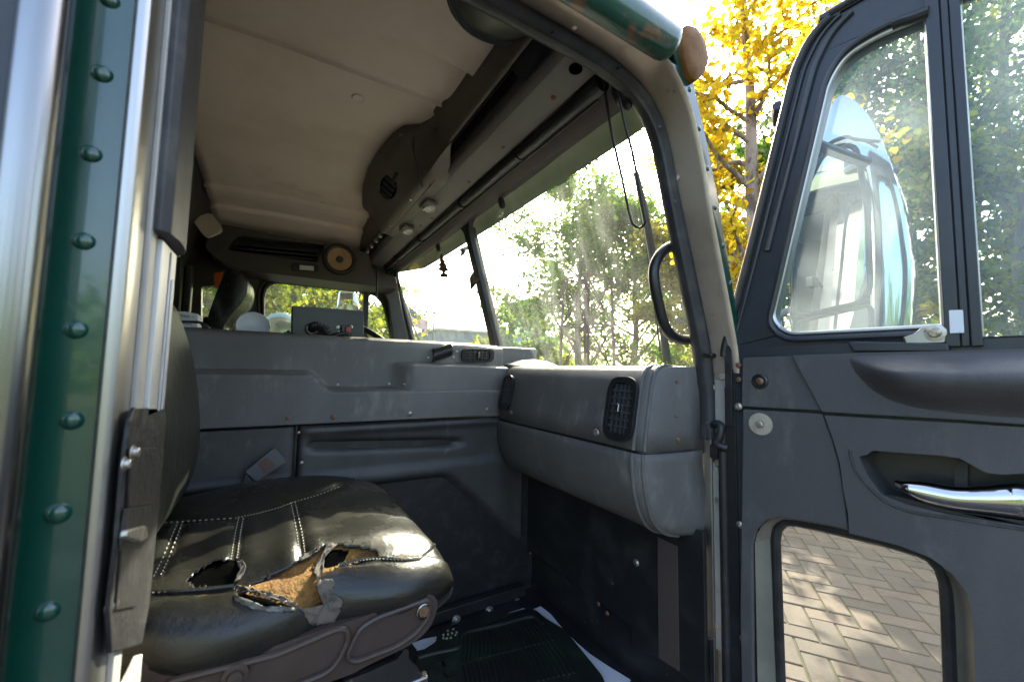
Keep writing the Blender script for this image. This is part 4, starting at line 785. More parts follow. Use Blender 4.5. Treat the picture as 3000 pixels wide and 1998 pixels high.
# ================================================================== SEATS
ps = thing('truck_seat', 'black vinyl passenger seat with torn cushion showing ochre foam', 'seat', (.05,.97,-.80))
def cushion(off=0):
    X0, X1 = -.27, .315; rows = []; n = 110; m = 96
    for i in range(n+1):
        t = i/n; x = X0+(X1-X0)*t
        e = max(0, (x-.16)/(X1-.16)); e = math.sqrt(max(0, 1-e**2.6)) if e < 1 else 0     # front rounding
        zb = -.445+.0*x
        zw = -.332+.012*math.exp(-((x+.13)/.06)**2)-.006*sstep(.1,.28,x)
        zm = -.318+.010*math.exp(-((x-.02)/.16)**2)-.004*sstep(.1,.3,x)
        zf = -.300+.024*math.exp(-((x-.04)/.17)**2)-.012*sstep(.12,.30,x)-.012*sstep(-.1,-.27,x)
        lb = .013*math.exp(-((x+.03)/.075)**2)+.012*math.exp(-((x-.215)/.06)**2)-.010*math.exp(-((x-.095)/.04)**2)
        key = [(.722,zb),(.704-lb*.6,zb+.022),(.694-lb,zb+.055),(.698-lb,zw-.030),(.716-lb*.5,zw-.009),(.733,zw+.001),(.741,zw-.004),(.752,zw+.001),(.80,zm+.001),(.88,zm),(.98,zm+.004),(1.06,zf-.012),(1.12,zf),(1.175,zf-.004),(1.215,zf-.035),(1.222,zf-.08),(1.21,zb),(.95,zb-.004)]
        key = [V((x, y, z)) for y, z in key]
        yc, zc0 = .96, -.40
        loop = crv(key, 10, True); loop = resample(loop+loop[:1], m+1)[:-1]
        row = []
        for p in loop:
            k = .70+.30*e if e > 0 else .70; kz = e
            row.append(V((x - (1-e)*.0, yc+(p.y-yc)*(1-.10*(1-e)), zc0+(p.z-zc0)*(.18+.82*e))))
        rows.append(row)
    return rows, n, m
rows, cn, cm = cushion()
verts = [p for r_ in rows for p in r_]; faces = []
for i in range(cn):
    for k in range(cm): faces.append((i*cm+k, i*cm+(k+1) % cm, (i+1)*cm+(k+1) % cm, (i+1)*cm+k))
faces.append(tuple(cn*cm+k for k in range(cm)))
bvh = BVHTree.FromPolygons(verts, faces)
def on(q, off=.001):
    d = ray(q).normalized(); h = bvh.ray_cast(V((0,0,0)), d)
    if h[0] is None: return None
    nn = h[1] if h[1].dot(d) < 0 else -h[1]; return h[0]+nn*off
def onl(qs, off=.001, n=5):
    out = []
    for a, b in zip(qs, qs[1:]):
        for k in range(n): out.append(lerp2(a, b, k/n))
    out.append(qs[-1]); return [p for p in (on(R8(*q), off) for q in out) if p is not None]
seams = [[(1110,290),(1130,380),(1155,500),(1170,600),(1180,690)],[(740,405),(720,500),(705,600),(690,700)],[(310,425),(265,540),(200,700),(140,820)],[(120,442),(400,425),(700,405),(850,375),(1000,335),(1120,290),(1280,245),(1450,180)]]
sl = [onl(s_, 0, 8) for s_ in seams]
allp = [p for s_ in sl for p in s_]
from mathutils.kdtree import KDTree
kd = KDTree(len(allp)); [kd.insert(p, i) for i, p in enumerate(allp)]; kd.balance()
V2 = []
for p in verts:
    d = kd.find(p)[2]; V2.append(p-V((0,0,.0050*math.exp(-(d/.008)**2)-.0022*math.exp(-((d-.022)/.014)**2))))
def inpoly(q, poly):
    x, y = q; c = False; j = len(poly)-1
    for i in range(len(poly)):
        if (poly[i][1] > y) != (poly[j][1] > y) and x < (poly[j][0]-poly[i][0])*(y-poly[i][1])/(poly[j][1]-poly[i][1])+poly[i][0]: c = not c
        j = i
    return c
def dense(poly, amp):
    rnd = random.Random(3); out = []
    for i in range(len(poly)):
        a, b = poly[i], poly[(i+1) % len(poly)]; L_ = math.hypot(b[0]-a[0], b[1]-a[1]); k = max(1, int(L_/18))
        for j in range(k): q = lerp2(a, b, j/k); out.append((q[0]+rnd.uniform(-amp,amp), q[1]+rnd.uniform(-amp,amp)))
    return out
tear = [(795,888),(1000,790),(1200,690),(1330,602),(1420,595),(1560,608),(1690,630),(1722,690),(1600,705),(1480,738),(1320,795),(1275,870),(1345,955),(1300,1085),(1235,1092),(1120,1012),(980,962),(850,922)]
tear2 = [(360,850),(440,770),(575,688),(720,712),(765,740),(735,800),(690,880),(560,893),(430,895)]
tear3 = [(700,905),(860,940),(1105,1022),(1110,1042),(960,1035),(820,1030),(760,985)]
polys = [[R8(*q) for q in dense(t_, 9)] for t_ in (tear, tear2, tear3)]
# cover cut open along the tears (subdivide the torn area for a ragged edge)
bm = bmesh.new(); bv = [bm.verts.new(p) for p in V2]; 
for f_ in faces: bm.faces.new([bv[i] for i in f_])
bm.faces.ensure_lookup_table()
lo_ = [f_ for f_ in bm.faces if 480 < pix(f_.calc_center_median())[0] < 1150 and 1560 < pix(f_.calc_center_median())[1] < 1830 and f_.normal.length >= 0 and f_.calc_center_median().y < .95]
bmesh.ops.subdivide_edges(bm, edges=list({e for f_ in lo_ for e in f_.edges}), cuts=2, use_grid_fill=True)
bm.normal_update()
kill = []
for f_ in bm.faces:
    c = f_.calc_center_median()
    if c.y > 1.0 or c.x < -.2 or c.z < -.46 or len(f_.verts) > 8: continue
    h = bvh.ray_cast(V((0,0,0)), c.normalized())
    if h[0] is None or (h[0]-c).length > .03: continue
    q = pix(c)
    if any(inpoly(q, pl) for pl in polys): kill.append(f_)
bmesh.ops.delete(bm, geom=kill, context='FACES')
mb = MB(); bm.verts.index_update(); mb.v = [v.co.copy() for v in bm.verts]; mb.f = [tuple(v.index for v in f_.verts) for f_ in bm.faces]; bm.free()
mb.build('cushion_cover', M['leather'], ps, angle=80, recalc=True, solid=.0025)
# foam inside
fm = MB(); cc = V((.02,.96,-.40))
fv = []
for p in V2:
    k = .012+.004*math.sin(p.x*61+p.y*40)*math.sin(p.z*50+p.x*23)
    d = (p-V((p.x*.9,.96,-.40))); fv.append(p-d.normalized()*k)
fm.v = fv; fm.f = faces; fm.build('foam_core', M['foam'], ps, angle=80)
# near-black patches laid in the left tear, the slit and the main tear
def patch(name, poly, mat_, off, amp=6, thick=.0012, curl=False):
    pts = dense(poly, amp); rc = random.Random(len(poly)); pp = [on(R8(*q), off+(rc.uniform(0,.004) if curl else 0)) for q in pts]; pp = [p for p in pp if p is not None]
    nrm = (pp[len(pp)//3]-pp[0]).cross(pp[2*len(pp)//3]-pp[0]).normalized()
    if nrm.dot(pp[0]) > 0: nrm = -nrm
    c = sum(pp, V((0,0,0)))/len(pp); c2 = on(pix(c), off) or c
    m_ = MB(); rg = [pp]
    for k in (.75,.5,.25): rg.append([ (on(pix(p.lerp(c2, 1-k)), off) or p.lerp(c2,1-k)) for p in pp])
    n_ = len(pp); vs = [p for r_ in rg for p in r_]+[c2]; fs = []
    for a in range(3):
        for k in range(n_): k2 = (k+1) % n_; fs.append((a*n_+k, a*n_+k2, (a+1)*n_+k2, (a+1)*n_+k))
    for k in range(n_): fs.append((3*n_+k, 3*n_+(k+1) % n_, 4*n_))
    m_.add(vs, fs); return m_.build(name, mat_, ps, angle=70, solid=thick)
patch('dark_patch', [(340,865),(430,755),(575,672),(735,698),(775,740),(705,885),(560,905)], M['hole'], -.004)
patch('dark_patch', [(700,908),(860,945),(1112,1024),(1108,1042),(820,1032)], M['hole'], -.006)
patch('dark_patch', [(1330,690),(1345,640),(1410,612),(1510,620),(1480,680),(1420,740),(1340,745)], M['hole'], -.005)
for poly in [[(1275,880),(1300,850),(1380,838),(1402,880),(1365,915),(1375,945),(1450,965),(1465,990),(1430,1080),(1392,1145),(1330,1140),(1255,1162),(1180,1085),(1150,1040),(1215,1080),(1285,1085),(1330,1010),(1345,960)],
             [(1260,800),(1275,740),(1320,650),(1345,610),(1420,592),(1400,612),(1350,640),(1325,700),(1320,780),(1270,850)],
             [(690,880),(725,800),(730,735),(705,712),(745,716),(775,745),(755,800),(715,870)],
             [(700,888),(850,925),(980,950),(1115,1005),(1105,1022),(960,985),(860,945),(720,905)],
             [(1150,690),(1200,665),(1290,620),(1300,640),(1215,682),(1165,708)]]:
    patch('frayed_backing', poly, M['cloth'], .0010, 10, .0006, True)
patch('pale_worn_edge', [(690,950),(715,985),(790,1020),(960,1045),(1120,1038),(1128,1062),(1040,1075),(860,1060),(750,1020),(695,975)], mat('pale_worn_vinyl', (.16,.155,.13), .4, col2=(.03,.03,.027), nscale=60, lo=.4, hi=.65), .0012, 6, .0006)
# stitching
stt = MB()
for s_ in seams[:3]:
    L_ = onl(s_, -.001, 10)
    for a, b in list(zip(L_, L_[1:]))[::2]:
        side = V((.004,0,0)); stt.tube([a+side, a.lerp(b,.8)+side], .0009, seg=4); stt.tube([a-side, a.lerp(b,.8)-side], .0007, seg=4)
for s_, o_ in [(seams[3],0),([(110,940),(400,925),(690,893)],.0015),([(1430,748),(1560,715),(1720,699),(1900,708),(2010,700),(2080,640),(2122,585)],.0015)]:
    L_ = onl(s_, .0005+o_, 14)
    for a, b in list(zip(L_, L_[1:]))[::2]: stt.tube([a, a.lerp(b,.75)], .0009, seg=4)
o = stt.build('stitching', M['thread'], ps); o['kind'] = 'stuff'
for s_ in ([(100,930),(300,925),(500,910),(690,888)],[(1430,740),(1560,706),(1720,692),(1900,699),(2010,690),(2080,630),(2120,575)]):
    MB().tube(onl(s_, .001, 6), .0030, seg=8).build('welt', M['leather'], ps)
# brown plastic side shell
YS = .690
sh = [R8(*q) for q in [(0,1420),(100,1470),(230,1480),(450,1435),(700,1385),(1000,1305),(1300,1205),(1500,1140),(1800,1035),(2000,958),(2080,945),(2130,985),(2128,1060),(2085,1170),(2000,1260),(1880,1335),(1720,1410),(1600,1470),(1500,1520),(1200,1620),(600,1800),(-100,1900)]]
shp = crv([P(q, y=YS) for q in sh], 3, True)
shell = MB().plate(shp, (0,.022,0)).build('side_shell', M['seat_pl'], ps, bevel=.008, seg=3)
for poly in [[(240,1560),(600,1470),(1000,1370),(1420,1190),(1490,1190),(1505,1260),(1430,1420),(1350,1500),(1000,1640),(500,1780),(100,1850),(200,1600)],
             [(1600,1175),(1700,1115),(1980,1010),(2060,985),(2085,1020),(2070,1100),(1990,1210),(1850,1310),(1560,1420),(1505,1410),(1500,1360),(1560,1230)]]:
    pp = fillet([P(R8(*q), y=YS-.002) for q in poly], .012, 5)
    MB().tube(pp, .0048, closed=True, seg=8).build('raised_rib', M['seat_pl'], shell)
p = P(R8(2037,1062), y=YS-.002); MB().lathe(p, (0,-1,0), [(.0135,0),(.0135,.003),(.0115,.004),(.0105,.0015)], 26, False).build('washer', M['steel'], shell); MB().lathe(p, (0,-1,0), [(.0102,.0012),(.0095,.0035),(.004,.004),(.001,.003)], 7).build('star_bolt', M['rscrew'], shell)
p = P(R8(700,1510), y=YS-.001); MB().lathe(p, (0,-1,0), [(.017,0),(.016,.006),(.010,.007),(.009,.012),(.001,.013)], 24).build('round_boss', M['seat_pl'], shell)
MB().lathe(P(R8(2095,945), y=.72), (.3,0,1), [(.014,-.02),(.014,.004),(.009,.010),(.001,.012)], 14).build('end_bolt', M['screw'], shell)
# base below
MB().box((-.25,.715,-.80),(.235,1.18,-.52)).build('seat_base', M['black_pl'], ps, bevel=.012)
MB().plate([P(R8(*q), y=.700) for q in [(1480,1560),(1640,1500),(1760,1445),(1850,1405),(1900,1330),(1930,1340),(1930,1400),(2030,1520),(2060,1640),(2060,1760),(1400,1760)]], (0,.012,0)).build('slide_bracket', M['black'], ps, bevel=.002)
MB().box((.06,.695,-.545),(.262,.713,-.530)).build('slide_rail', M['steel'], ps, bevel=.004)
MB().box((-.25,.73,-.815),(.25,1.15,-.80)).build('base_foot', M['black'], ps)
# backrest: rounded slab leaning back
def slab(cx, cz, wy, y0, h, t, lean, name, mat_, parent, front=.0):
    rows = []; n = 22; m = 40
    for i in range(n+1):
        v = i/n; z = cz+h*v; e = 1-abs(2*v-1)**3.2; bulge = t*(.35+.65*max(0,e)**.5)
        x0 = cx-lean*v+front*math.sin(math.pi*min(1,v*1.2))
        hw = wy/2*(.78+.22*max(0,e)**.5)
        row = []
        for k in range(m):
            a = 2*math.pi*k/m; ca, sa = math.cos(a), math.sin(a)
            row.append(V((x0+bulge/2*math.copysign(abs(ca)**.7, ca), y0+wy/2+hw*math.copysign(abs(sa)**.35, sa), z)))
        rows.append(row)
    return MB().loft(rows, True, True).build(name, mat_, parent, angle=70)
slab(-.203, -.30, .47, .745, .46, .16, .05, 'backrest', M['leather_back'], ps, .012)
cvb = crv([P(q, y=.76)+V((.0,0,0)) for q in [(497,1040),(505,1120),(508,1220),(500,1310),(490,1370)]], 5)
MB().tube([V((p.x-.012,.748,p.z)) for p in cvb], .003, seg=8).build('backrest_welt', M['leather'], ps)
# seat belt buckle between seat and engine cover
bk = thing('belt_buckle', 'grey seat belt buckle standing up behind the cushion against the engine cover', 'seat belt', P(R2(1150,650), y=1.235))
bp = [P(R2(*q), y=1.235) for q in [(1128,598),(1260,492),(1320,552),(1180,645)]]
MB().plate(fillet(bp, .006, 4), (0,.022,0)).build('buckle', mat('grey_buckle_plastic', (.10,.10,.11), .5, grain=.3, gscale=600), bk, bevel=.004)
MB().plate([P(R2(*q), y=1.234) for q in [(1185,562),(1228,532),(1270,572),(1222,610)]], (0,.003,0)).build('release_button', mat('brown_button', (.12,.07,.055), .6), bk, bevel=.001)
MB().plate([P(R2(*q), y=1.240) for q in [(1130,600),(1165,648),(1150,760),(1080,780),(1110,660)]], (0,.012,0)).build('belt_stalk', M['dash_low'], bk, bevel=.004)
# driver's seat
dsn = thing('truck_seat', 'black high-backed driver seat seen beyond the engine cover', 'seat', (-.2,2.2,-.8))
prof_ = [P(R3(*q), y=2.05) for q in [(150,1010),(215,810),(250,700),(290,590),(330,495),(370,432),(400,418),(440,425),(485,465),(502,510),(500,580),(465,640),(405,715),(365,770),(345,820),(330,1010)]]
pc_ = crv(prof_, 4, True)
rows = []
cpc = sum(pc_, V((0,0,0)))/len(pc_)
for yy, k in [(2.05,.93),(2.053,.97),(2.06,.99),(2.10,1),(2.30,1.02),(2.48,1),(2.51,.97),(2.52,.9)]:
    rows.append([V((cpc.x+(p.x-cpc.x)*k+.015*math.sin(math.pi*min(1,(yy-2.05)/.47)), yy, cpc.z+(p.z-cpc.z)*(k if p.z > cpc.z else 1))) for p in pc_])
MB().loft(rows, True, True).build('backrest', M['leather'], dsn, angle=60)
slab(-.235, -.30, .50, 2.03, .5, .15, .0, 'lower_back', M['leather_back'], dsn)
MB().box((-.25,2.05,-.42),(.25,2.50,-.30)).build('cushion', M['leather'], dsn, bevel=.04, seg=4)
MB().box((-.2,2.1,-.812),(.2,2.45,-.42)).build('seat_base', M['black_pl'], dsn, bevel=.01)
rf = [P(R3(*q), y=2.60) for q in [(290,448),(345,440),(330,490),(305,550),(290,540),(285,480)]]
tag(MB().plate(rf, (0,.012,0)).build('orange_cloth', M['amber']), 'orange-red cloth hanging behind the driver headrest', 'cloth')
# ================================================================== OUTSIDE
GZ = -Z0
def gp(az, r, z=GZ): return V((r*math.sin(R(az)), r*math.cos(R(az)), z))
def azpx(sx): return math.degrees(math.atan((sx-1500)/FP))+CAM_YAW
m_grass = mat('dry_grass', (.07,.085,.03), .9, col2=(.11,.10,.045), nscale=.5, col3=(.15,.11,.05), n3=3, lo3=.55, hi3=.7, bump=.5, bscale=8)
g = MB().box((-400,-400,GZ-.6),(400,400,GZ-.03)).build('ground', m_grass); tag(g, kind='structure')
m_sand = mat('mossy_joint_sand', (.045,.05,.03), .95, col2=(.03,.045,.015), nscale=5, bump=.4, bscale=90)
pv = MB().box((-14,-16,GZ-.028),(14,6.5,GZ-.010)).build('pavement', m_sand); tag(pv, kind='structure')
m_brk = [mat('concrete_paver_%s' % n_, c, .85, col2=c2, nscale=9, col3=(.05,.045,.04), n3=120, lo3=.62, hi3=.72, bump=.25, bscale=70) for n_, c, c2 in (('buff',(.080,.072,.067),(.054,.049,.046)),('grey',(.056,.052,.051),(.041,.039,.039)),('pink',(.090,.074,.065),(.060,.050,.046)))]
BW = .118; BA = R(35)
bu, bw_ = V((math.cos(BA), math.sin(BA), 0)), V((-math.sin(BA), math.cos(BA), 0))
def brickmesh(m_):
    b = MB(); l, w_ = BW-.0055, BW/2-.0055; rows = []
    for k, z in ((1,-.02),(1,-.003),(.985,0)):
        rows.append([V((sx*(l-(1-k)*.2), sy*(w_-(1-k)*.2), z)) for sx, sy in ((-1,-1),(1,-1),(1,1),(-1,1))])
    b.loft(rows, True, True); return shared('brick', b, m_, 20)
BM = [brickmesh(m_) for m_ in m_brk]
bricks = []
for i in range(-60, 60):
    for j in range(-60, 60):
        # 90 degree herringbone on a unit grid of one brick width
        t = (i-j) % 4
        if t == 0: c = (i+1, j+.5, 0)      # lies along u, cells i, i+1
        elif t == 3: c = (i+.5, j+1, 1)    # lies along v... cells j, j+1
        else: continue
        p = (bu*c[0]+bw_*c[1])*BW
        bricks.append((p, c[2]))
vis_poly = [(1.7,.95),(1.9,.45),(2.9,.45),(4.9,.85),(4.9,1.75),(3.7,2.2)]
near = [(p, o) for p, o in bricks if inpoly((p.x, p.y), vis_poly)]
near.sort(key=lambda t: t[0].length)
rb = random.Random(5)
for p, o in near[:300]:
    b = inst('brick', BM[rb.randrange(3)], pv, V((p.x, p.y, GZ+rb.uniform(-.002,.002)))); b.rotation_euler = (rb.uniform(-.006,.006), rb.uniform(-.006,.006), BA+(math.pi/2 if o else 0))
keep = {(round(p.x,3), round(p.y,3)) for p, o in near[:300]}
rest = MB(); l, w_ = BW-.004, BW/2-.004
for p, o in bricks:
    if (round(p.x,3), round(p.y,3)) in keep or not (-2 < p.x < 7 and -4 < p.y < 5): continue
    ax, ay = (bu, bw_) if not o else (bw_, -bu)
    z = GZ+rb.uniform(-.002,.002); vs = [V((p.x,p.y,z))+ax*(sx*l)+ay*(sy*w_) for sx,sy in ((-1,-1),(1,-1),(1,1),(-1,1))]
    rest.add(vs+[v-V((0,0,.02)) for v in vs], [(0,1,2,3),(0,4,5,1),(1,5,6,2),(2,6,7,3),(3,7,4,0)])
o = rest.build('paving_field', m_brk[0], pv, recalc=False); o['kind'] = 'stuff'
# ---- leaves
def leafmat(name, cols, trans=.5):
    m = bpy.data.materials.new(name); m.use_nodes = True; t = m.node_tree; N = t.nodes; L = t.links; N.clear()
    out = N.new('ShaderNodeOutputMaterial'); at = N.new('ShaderNodeAttribute'); at.attribute_name = 'tone'
    cr = N.new('ShaderNodeValToRGB'); el = cr.color_ramp.elements
    while len(el) > 1: el.remove(el[-1])
    el[0].position = 0; el[0].color = (*cols[0], 1)
    for i, c in enumerate(cols[1:]): e = el.new((i+1)/(len(cols)-1)); e.color = (*c, 1)
    L.new(at.outputs['Fac'], cr.inputs[0])
    d = N.new('ShaderNodeBsdfDiffuse'); tl = N.new('ShaderNodeBsdfTranslucent'); gl = N.new('ShaderNodeBsdfGlossy'); gl.inputs['Roughness'].default_value = .4
    L.new(cr.outputs[0], d.inputs[0]); L.new(cr.outputs[0], tl.inputs[0])
    mx = N.new('ShaderNodeMixShader'); mx.inputs[0].default_value = trans; L.new(d.outputs[0], mx.inputs[1]); L.new(tl.outputs[0], mx.inputs[2])
    m2 = N.new('ShaderNodeMixShader'); m2.inputs[0].default_value = .02; L.new(mx.outputs[0], m2.inputs[1]); L.new(gl.outputs[0], m2.inputs[2])
    L.new(m2.outputs[0], out.inputs[0]); return m
LM = {'yellow': leafmat('yellow_autumn_leaves', [(.36,.19,.02),(.64,.44,.02),(.78,.60,.03),(.60,.52,.035),(.26,.28,.03)], .6),
      'gold': leafmat('gold_green_leaves', [(.16,.17,.02),(.30,.28,.02),(.50,.40,.02),(.62,.50,.03),(.14,.19,.025)], .6),
      'lime': leafmat('yellow_green_leaves', [(.05,.10,.009),(.12,.17,.012),(.22,.25,.015),(.34,.31,.02),(.07,.125,.014)], .6),
      'green': leafmat('green_leaves', [(.055,.13,.012),(.085,.19,.016),(.12,.235,.02),(.20,.28,.024),(.38,.35,.028)], .5),
      'dark': leafmat('blue_green_leaves', [(.06,.115,.055),(.09,.16,.07),(.13,.20,.07),(.22,.26,.06)], .45)}
m_bark = mat('grey_brown_bark', (.16,.125,.105), .9, col2=(.09,.07,.06), nscale=5, bump=1, bscale=14, stretch=(1,1,.3))
m_birch = mat('pale_flaking_bark', (.36,.29,.25), .85, col2=(.14,.10,.085), nscale=7, lo=.45, hi=.6, bump=.8, bscale=16, stretch=(1,1,.5))
def leaves(name, pts, size, mat_, parent, rng, var=.5, up=.35):
    n = len(pts); pts = np.asarray(pts, float)
    nrm = rng.normal(size=(n,3)); nrm[:,2] += up; nrm /= np.linalg.norm(nrm, axis=1)[:,None]
    a = rng.normal(size=(n,3)); a[:,2] -= .5; a -= nrm*(a*nrm).sum(1)[:,None]; a /= np.linalg.norm(a, axis=1)[:,None]; b = np.cross(nrm, a)
    s = size*(1-var/2+var*rng.random(n))[:,None]
    fold = nrm*s*.14
    shape = [(-.5,0,0),(-.15,.42,1),(.25,.30,1),(.55,0,0),(.25,-.30,1),(-.15,-.42,1)]
    vs = np.stack([pts+a*s*u_+b*s*v_+fold*f_ for u_, v_, f_ in shape], 1).reshape(-1,3)
    c = vs.mean(0); c[2] = vs[:,2].min(); me = bpy.data.meshes.new(name)
    idx = np.arange(n)[:,None]*6
    fc = np.concatenate([idx+np.array([0,1,2,3]), idx+np.array([0,3,4,5])], 1).reshape(-1)
    me.vertices.add(n*6); me.vertices.foreach_set('co', (vs-c).ravel()); me.loops.add(n*8); me.loops.foreach_set('vertex_index', fc)
    me.polygons.add(n*2); me.polygons.foreach_set('loop_start', np.arange(n*2)*4)
    at = me.attributes.new('tone', 'FLOAT', 'FACE')
    tone = np.clip(rng.normal(.45,.24,n), 0, 1); at.data.foreach_set('value', np.repeat(tone, 2))
    me.update(calc_edges=True); me.materials.append(mat_)
    o = bpy.data.objects.new(name, me); place(o, V(c)+V((0,0,Z0)), parent); return o
def tree(name, label, az, r, h, cr, z0, nl, size, lm, bark, seed, tr=.14, lean=(0,0), limbs=16, squash=1.0, group='trees around the truck', spread=.36):
    rng = np.random.default_rng(seed); base = gp(az, r); t = thing(name, label, 'tree', base, group)
    tk = [base+V((lean[0]*k*k+rng.normal()*.03*h*.2*(k > 0), lean[1]*k*k+rng.normal()*.03*h*.2*(k > 0), h*.92*k)) for k in np.linspace(0,1,7)]
    tk = crv(tk, 4); n = len(tk); mb = MB(); mb.tube(tk, [tr*(1-.9*k/(n-1))+.012 for k in range(n)], seg=9)
    anch = []
    for i in range(limbs):
        f_ = z0+(1-z0)*((i+.5)/limbs)**.9*.94; b0 = tk[min(n-1, int(f_*(n-1)))]
        ang = i*2.4+rng.normal()*.4; ln = cr*(1.05-.55*((f_-z0)/(1-z0))**1.5)*(.8+.4*rng.random())
        dv = V((math.cos(ang), math.sin(ang), .35+.5*rng.random()*squash)).normalized()
        p = [b0]; d = dv.copy()
        for k in range(4):
            d = (d+V(rng.normal(size=3))*.22+V((0,0,.06))).normalized(); p.append(p[-1]+d*ln/4)
        p = crv(p, 3); rr = max(.012, tr*.42*(1-f_*.6)); mb.tube(p, [rr*(1-.85*k/(len(p)-1))+.004 for k in range(len(p))], seg=6)
        for k in range(5):
            s_ = p[int(len(p)*(.35+.13*k)) if int(len(p)*(.35+.13*k)) < len(p) else -1]; d2 = (V(rng.normal(size=3))+dv*.6+V((0,0,.2))).normalized(); l2 = ln*.42*(.6+.6*rng.random())
            q = [s_, s_+d2*l2*.5+V(rng.normal(size=3))*.05*l2, s_+d2*l2+V((0,0,-.06*l2))]; mb.tube(q, [rr*.35+.003, rr*.22+.002, .003], seg=5)
            anch += [q[0].lerp(q[2], u_) for u_ in (.25,.5,.75,1.0)]
        anch += p[len(p)//2:]
    mb.build('trunk', bark, t, angle=80)
    A = np.array([tuple(a) for a in anch]); cl = rng.integers(0, len(A), nl)
    wgt = rng.random(len(A)) < .82; ok = np.where(wgt)[0]; cl = ok[rng.integers(0, len(ok), nl)]
    pts = A[cl]+rng.normal(size=(nl,3))*np.array([spread,spread,spread*.75])*(.35+.5*rng.random((nl,1)))*cr*.33
    pts[:,2] = np.maximum(pts[:,2], GZ+.3)
    leaves('crown', pts, size, LM[lm], t, rng); return t
# trees, from the door window round to the driver's window
tree('yellow_tree', 'tall tree with bright yellow leaves and pale trunk right of the door pillar', azpx(2235), 6.8, 9.0, 1.55, .16, 5200, .10, 'yellow', m_birch, 1, .15, (-.1,.1), 24)
tree('yellow_tree', 'green-gold tree behind the tall yellow one, near the door pillar', azpx(2040), 10.8, 9.2, 1.6, .22, 8000, .12, 'gold', m_bark, 2, .14, (.2,.1), 18)
tree('green_tree', 'blue-green tree seen through the door vent window', azpx(2560), 10, 9.0, 2.8, .16, 7000, .095, 'dark', m_bark, 3, .13, (.2,0), 20)
tree('green_tree', 'dark green tree behind the door window divider', azpx(2820), 11, 9.5, 3.0, .14, 7000, .10, 'dark', m_bark, 4, .14, (0,.3), 22)
tree('lime_tree', 'yellow-green tree low at the right edge beyond the sliding door glass', azpx(3020), 7.5, 4.4, 1.9, .10, 9500, .085, 'lime', m_bark, 5, .09, (0,0), 18)
tree('green_tree', 'tall green tree at the upper right beyond the sliding door glass', azpx(3020), 13, 13.5, 3.6, .22, 6000, .13, 'dark', m_bark, 6, .16, (0,0), 20)
tree('lime_tree', 'yellow-green tree between the two dark green door-window trees', azpx(2690), 14.5, 11.0, 3.0, .12, 5000, .13, 'lime', m_bark, 16, .14, (0,0), 20)
tree('green_tree', 'green tree low beside the yellow tree behind the door frame', azpx(2330), 13.5, 8.5, 3.2, .08, 9000, .17, 'green', m_bark, 7, .14, (0,0), 20)
tree('green_tree', 'backlit green tree filling the middle of the passenger windshield', azpx(1700), 13, 8.3, 3.1, .26, 13000, .12, 'green', m_bark, 8, .13, (.2,.2), 20)
tree('green_tree', 'backlit green tree behind the wiper blade in the windshield', azpx(1860), 15, 8.6, 3.2, .12, 13000, .13, 'green', m_bark, 9, .14, (0,0), 20)
tree('green_tree', 'small green tree at the left of the passenger windshield by the centre post', azpx(1530), 17, 4.6, 2.0, .16, 5000, .16, 'green', m_bark, 10, .10, (0,0), 14)
tree('lime_tree', 'yellow-green tree filling the driver window behind the control box', azpx(850), 8.5, 5.6, 2.2, .10, 12000, .10, 'lime', m_bark, 11, .11, (0,0), 22)
tree('green_tree', 'darker green tree behind the yellow-green one in the driver window', azpx(760), 12, 8.5, 3.2, .10, 9500, .16, 'green', m_bark, 12, .14, (0,0), 20)
tree('lime_tree', 'yellow-green tree behind the red tower in the driver window', azpx(985), 14, 4.4, 1.1, .10, 4500, .15, 'lime', m_bark, 13, .12, (0,0), 18)
tree('green_tree', 'green tree seen past the driver headrest through the rear side window', azpx(600), 13, 7.0, 3.0, .10, 6500, .17, 'dark', m_bark, 14, .13, (0,0), 18)
rng = np.random.default_rng(21)
def mass(name, label, a0, a1, r0, r1, hmax, n, size, lm, seed, gap=0):
    rng = np.random.default_rng(seed); az = rng.uniform(a0, a1, n); r_ = rng.uniform(r0, r1, n)
    prof = .55+.45*np.sin(az*.33+seed)*np.sin(az*.11+1.3*seed)+.12*np.sin(az*1.7)
    z = GZ+hmax*np.clip(prof,.2,1)*rng.random(n)**.8
    pts = np.stack([r_*np.sin(np.radians(az)), r_*np.cos(np.radians(az)), z], 1)
    pts += rng.normal(size=pts.shape)*.15
    o = leaves(name, pts, size, LM[lm], None, rng); tag(o, label, 'bushes', kind='stuff'); return o
mass('undergrowth', 'sunlit yellow-green undergrowth along the foot of the trees beyond the windshield', 14, 92, 15, 20, 2.7, 26000, .20, 'lime', 2)
mass('undergrowth', 'green undergrowth beyond the driver side of the truck', -24, 14, 13, 17, 3.4, 14000, .20, 'green', 3)
mass('woodland', 'far green woodland ringing the yard behind the photographer', 115, 335, 24, 32, 7.5, 16000, .5, 'green', 5)
mass('woodland', 'far dark woodland beyond the truck front on the right', 56, 118, 21, 27, 3.2, 9000, .25, 'lime', 6)
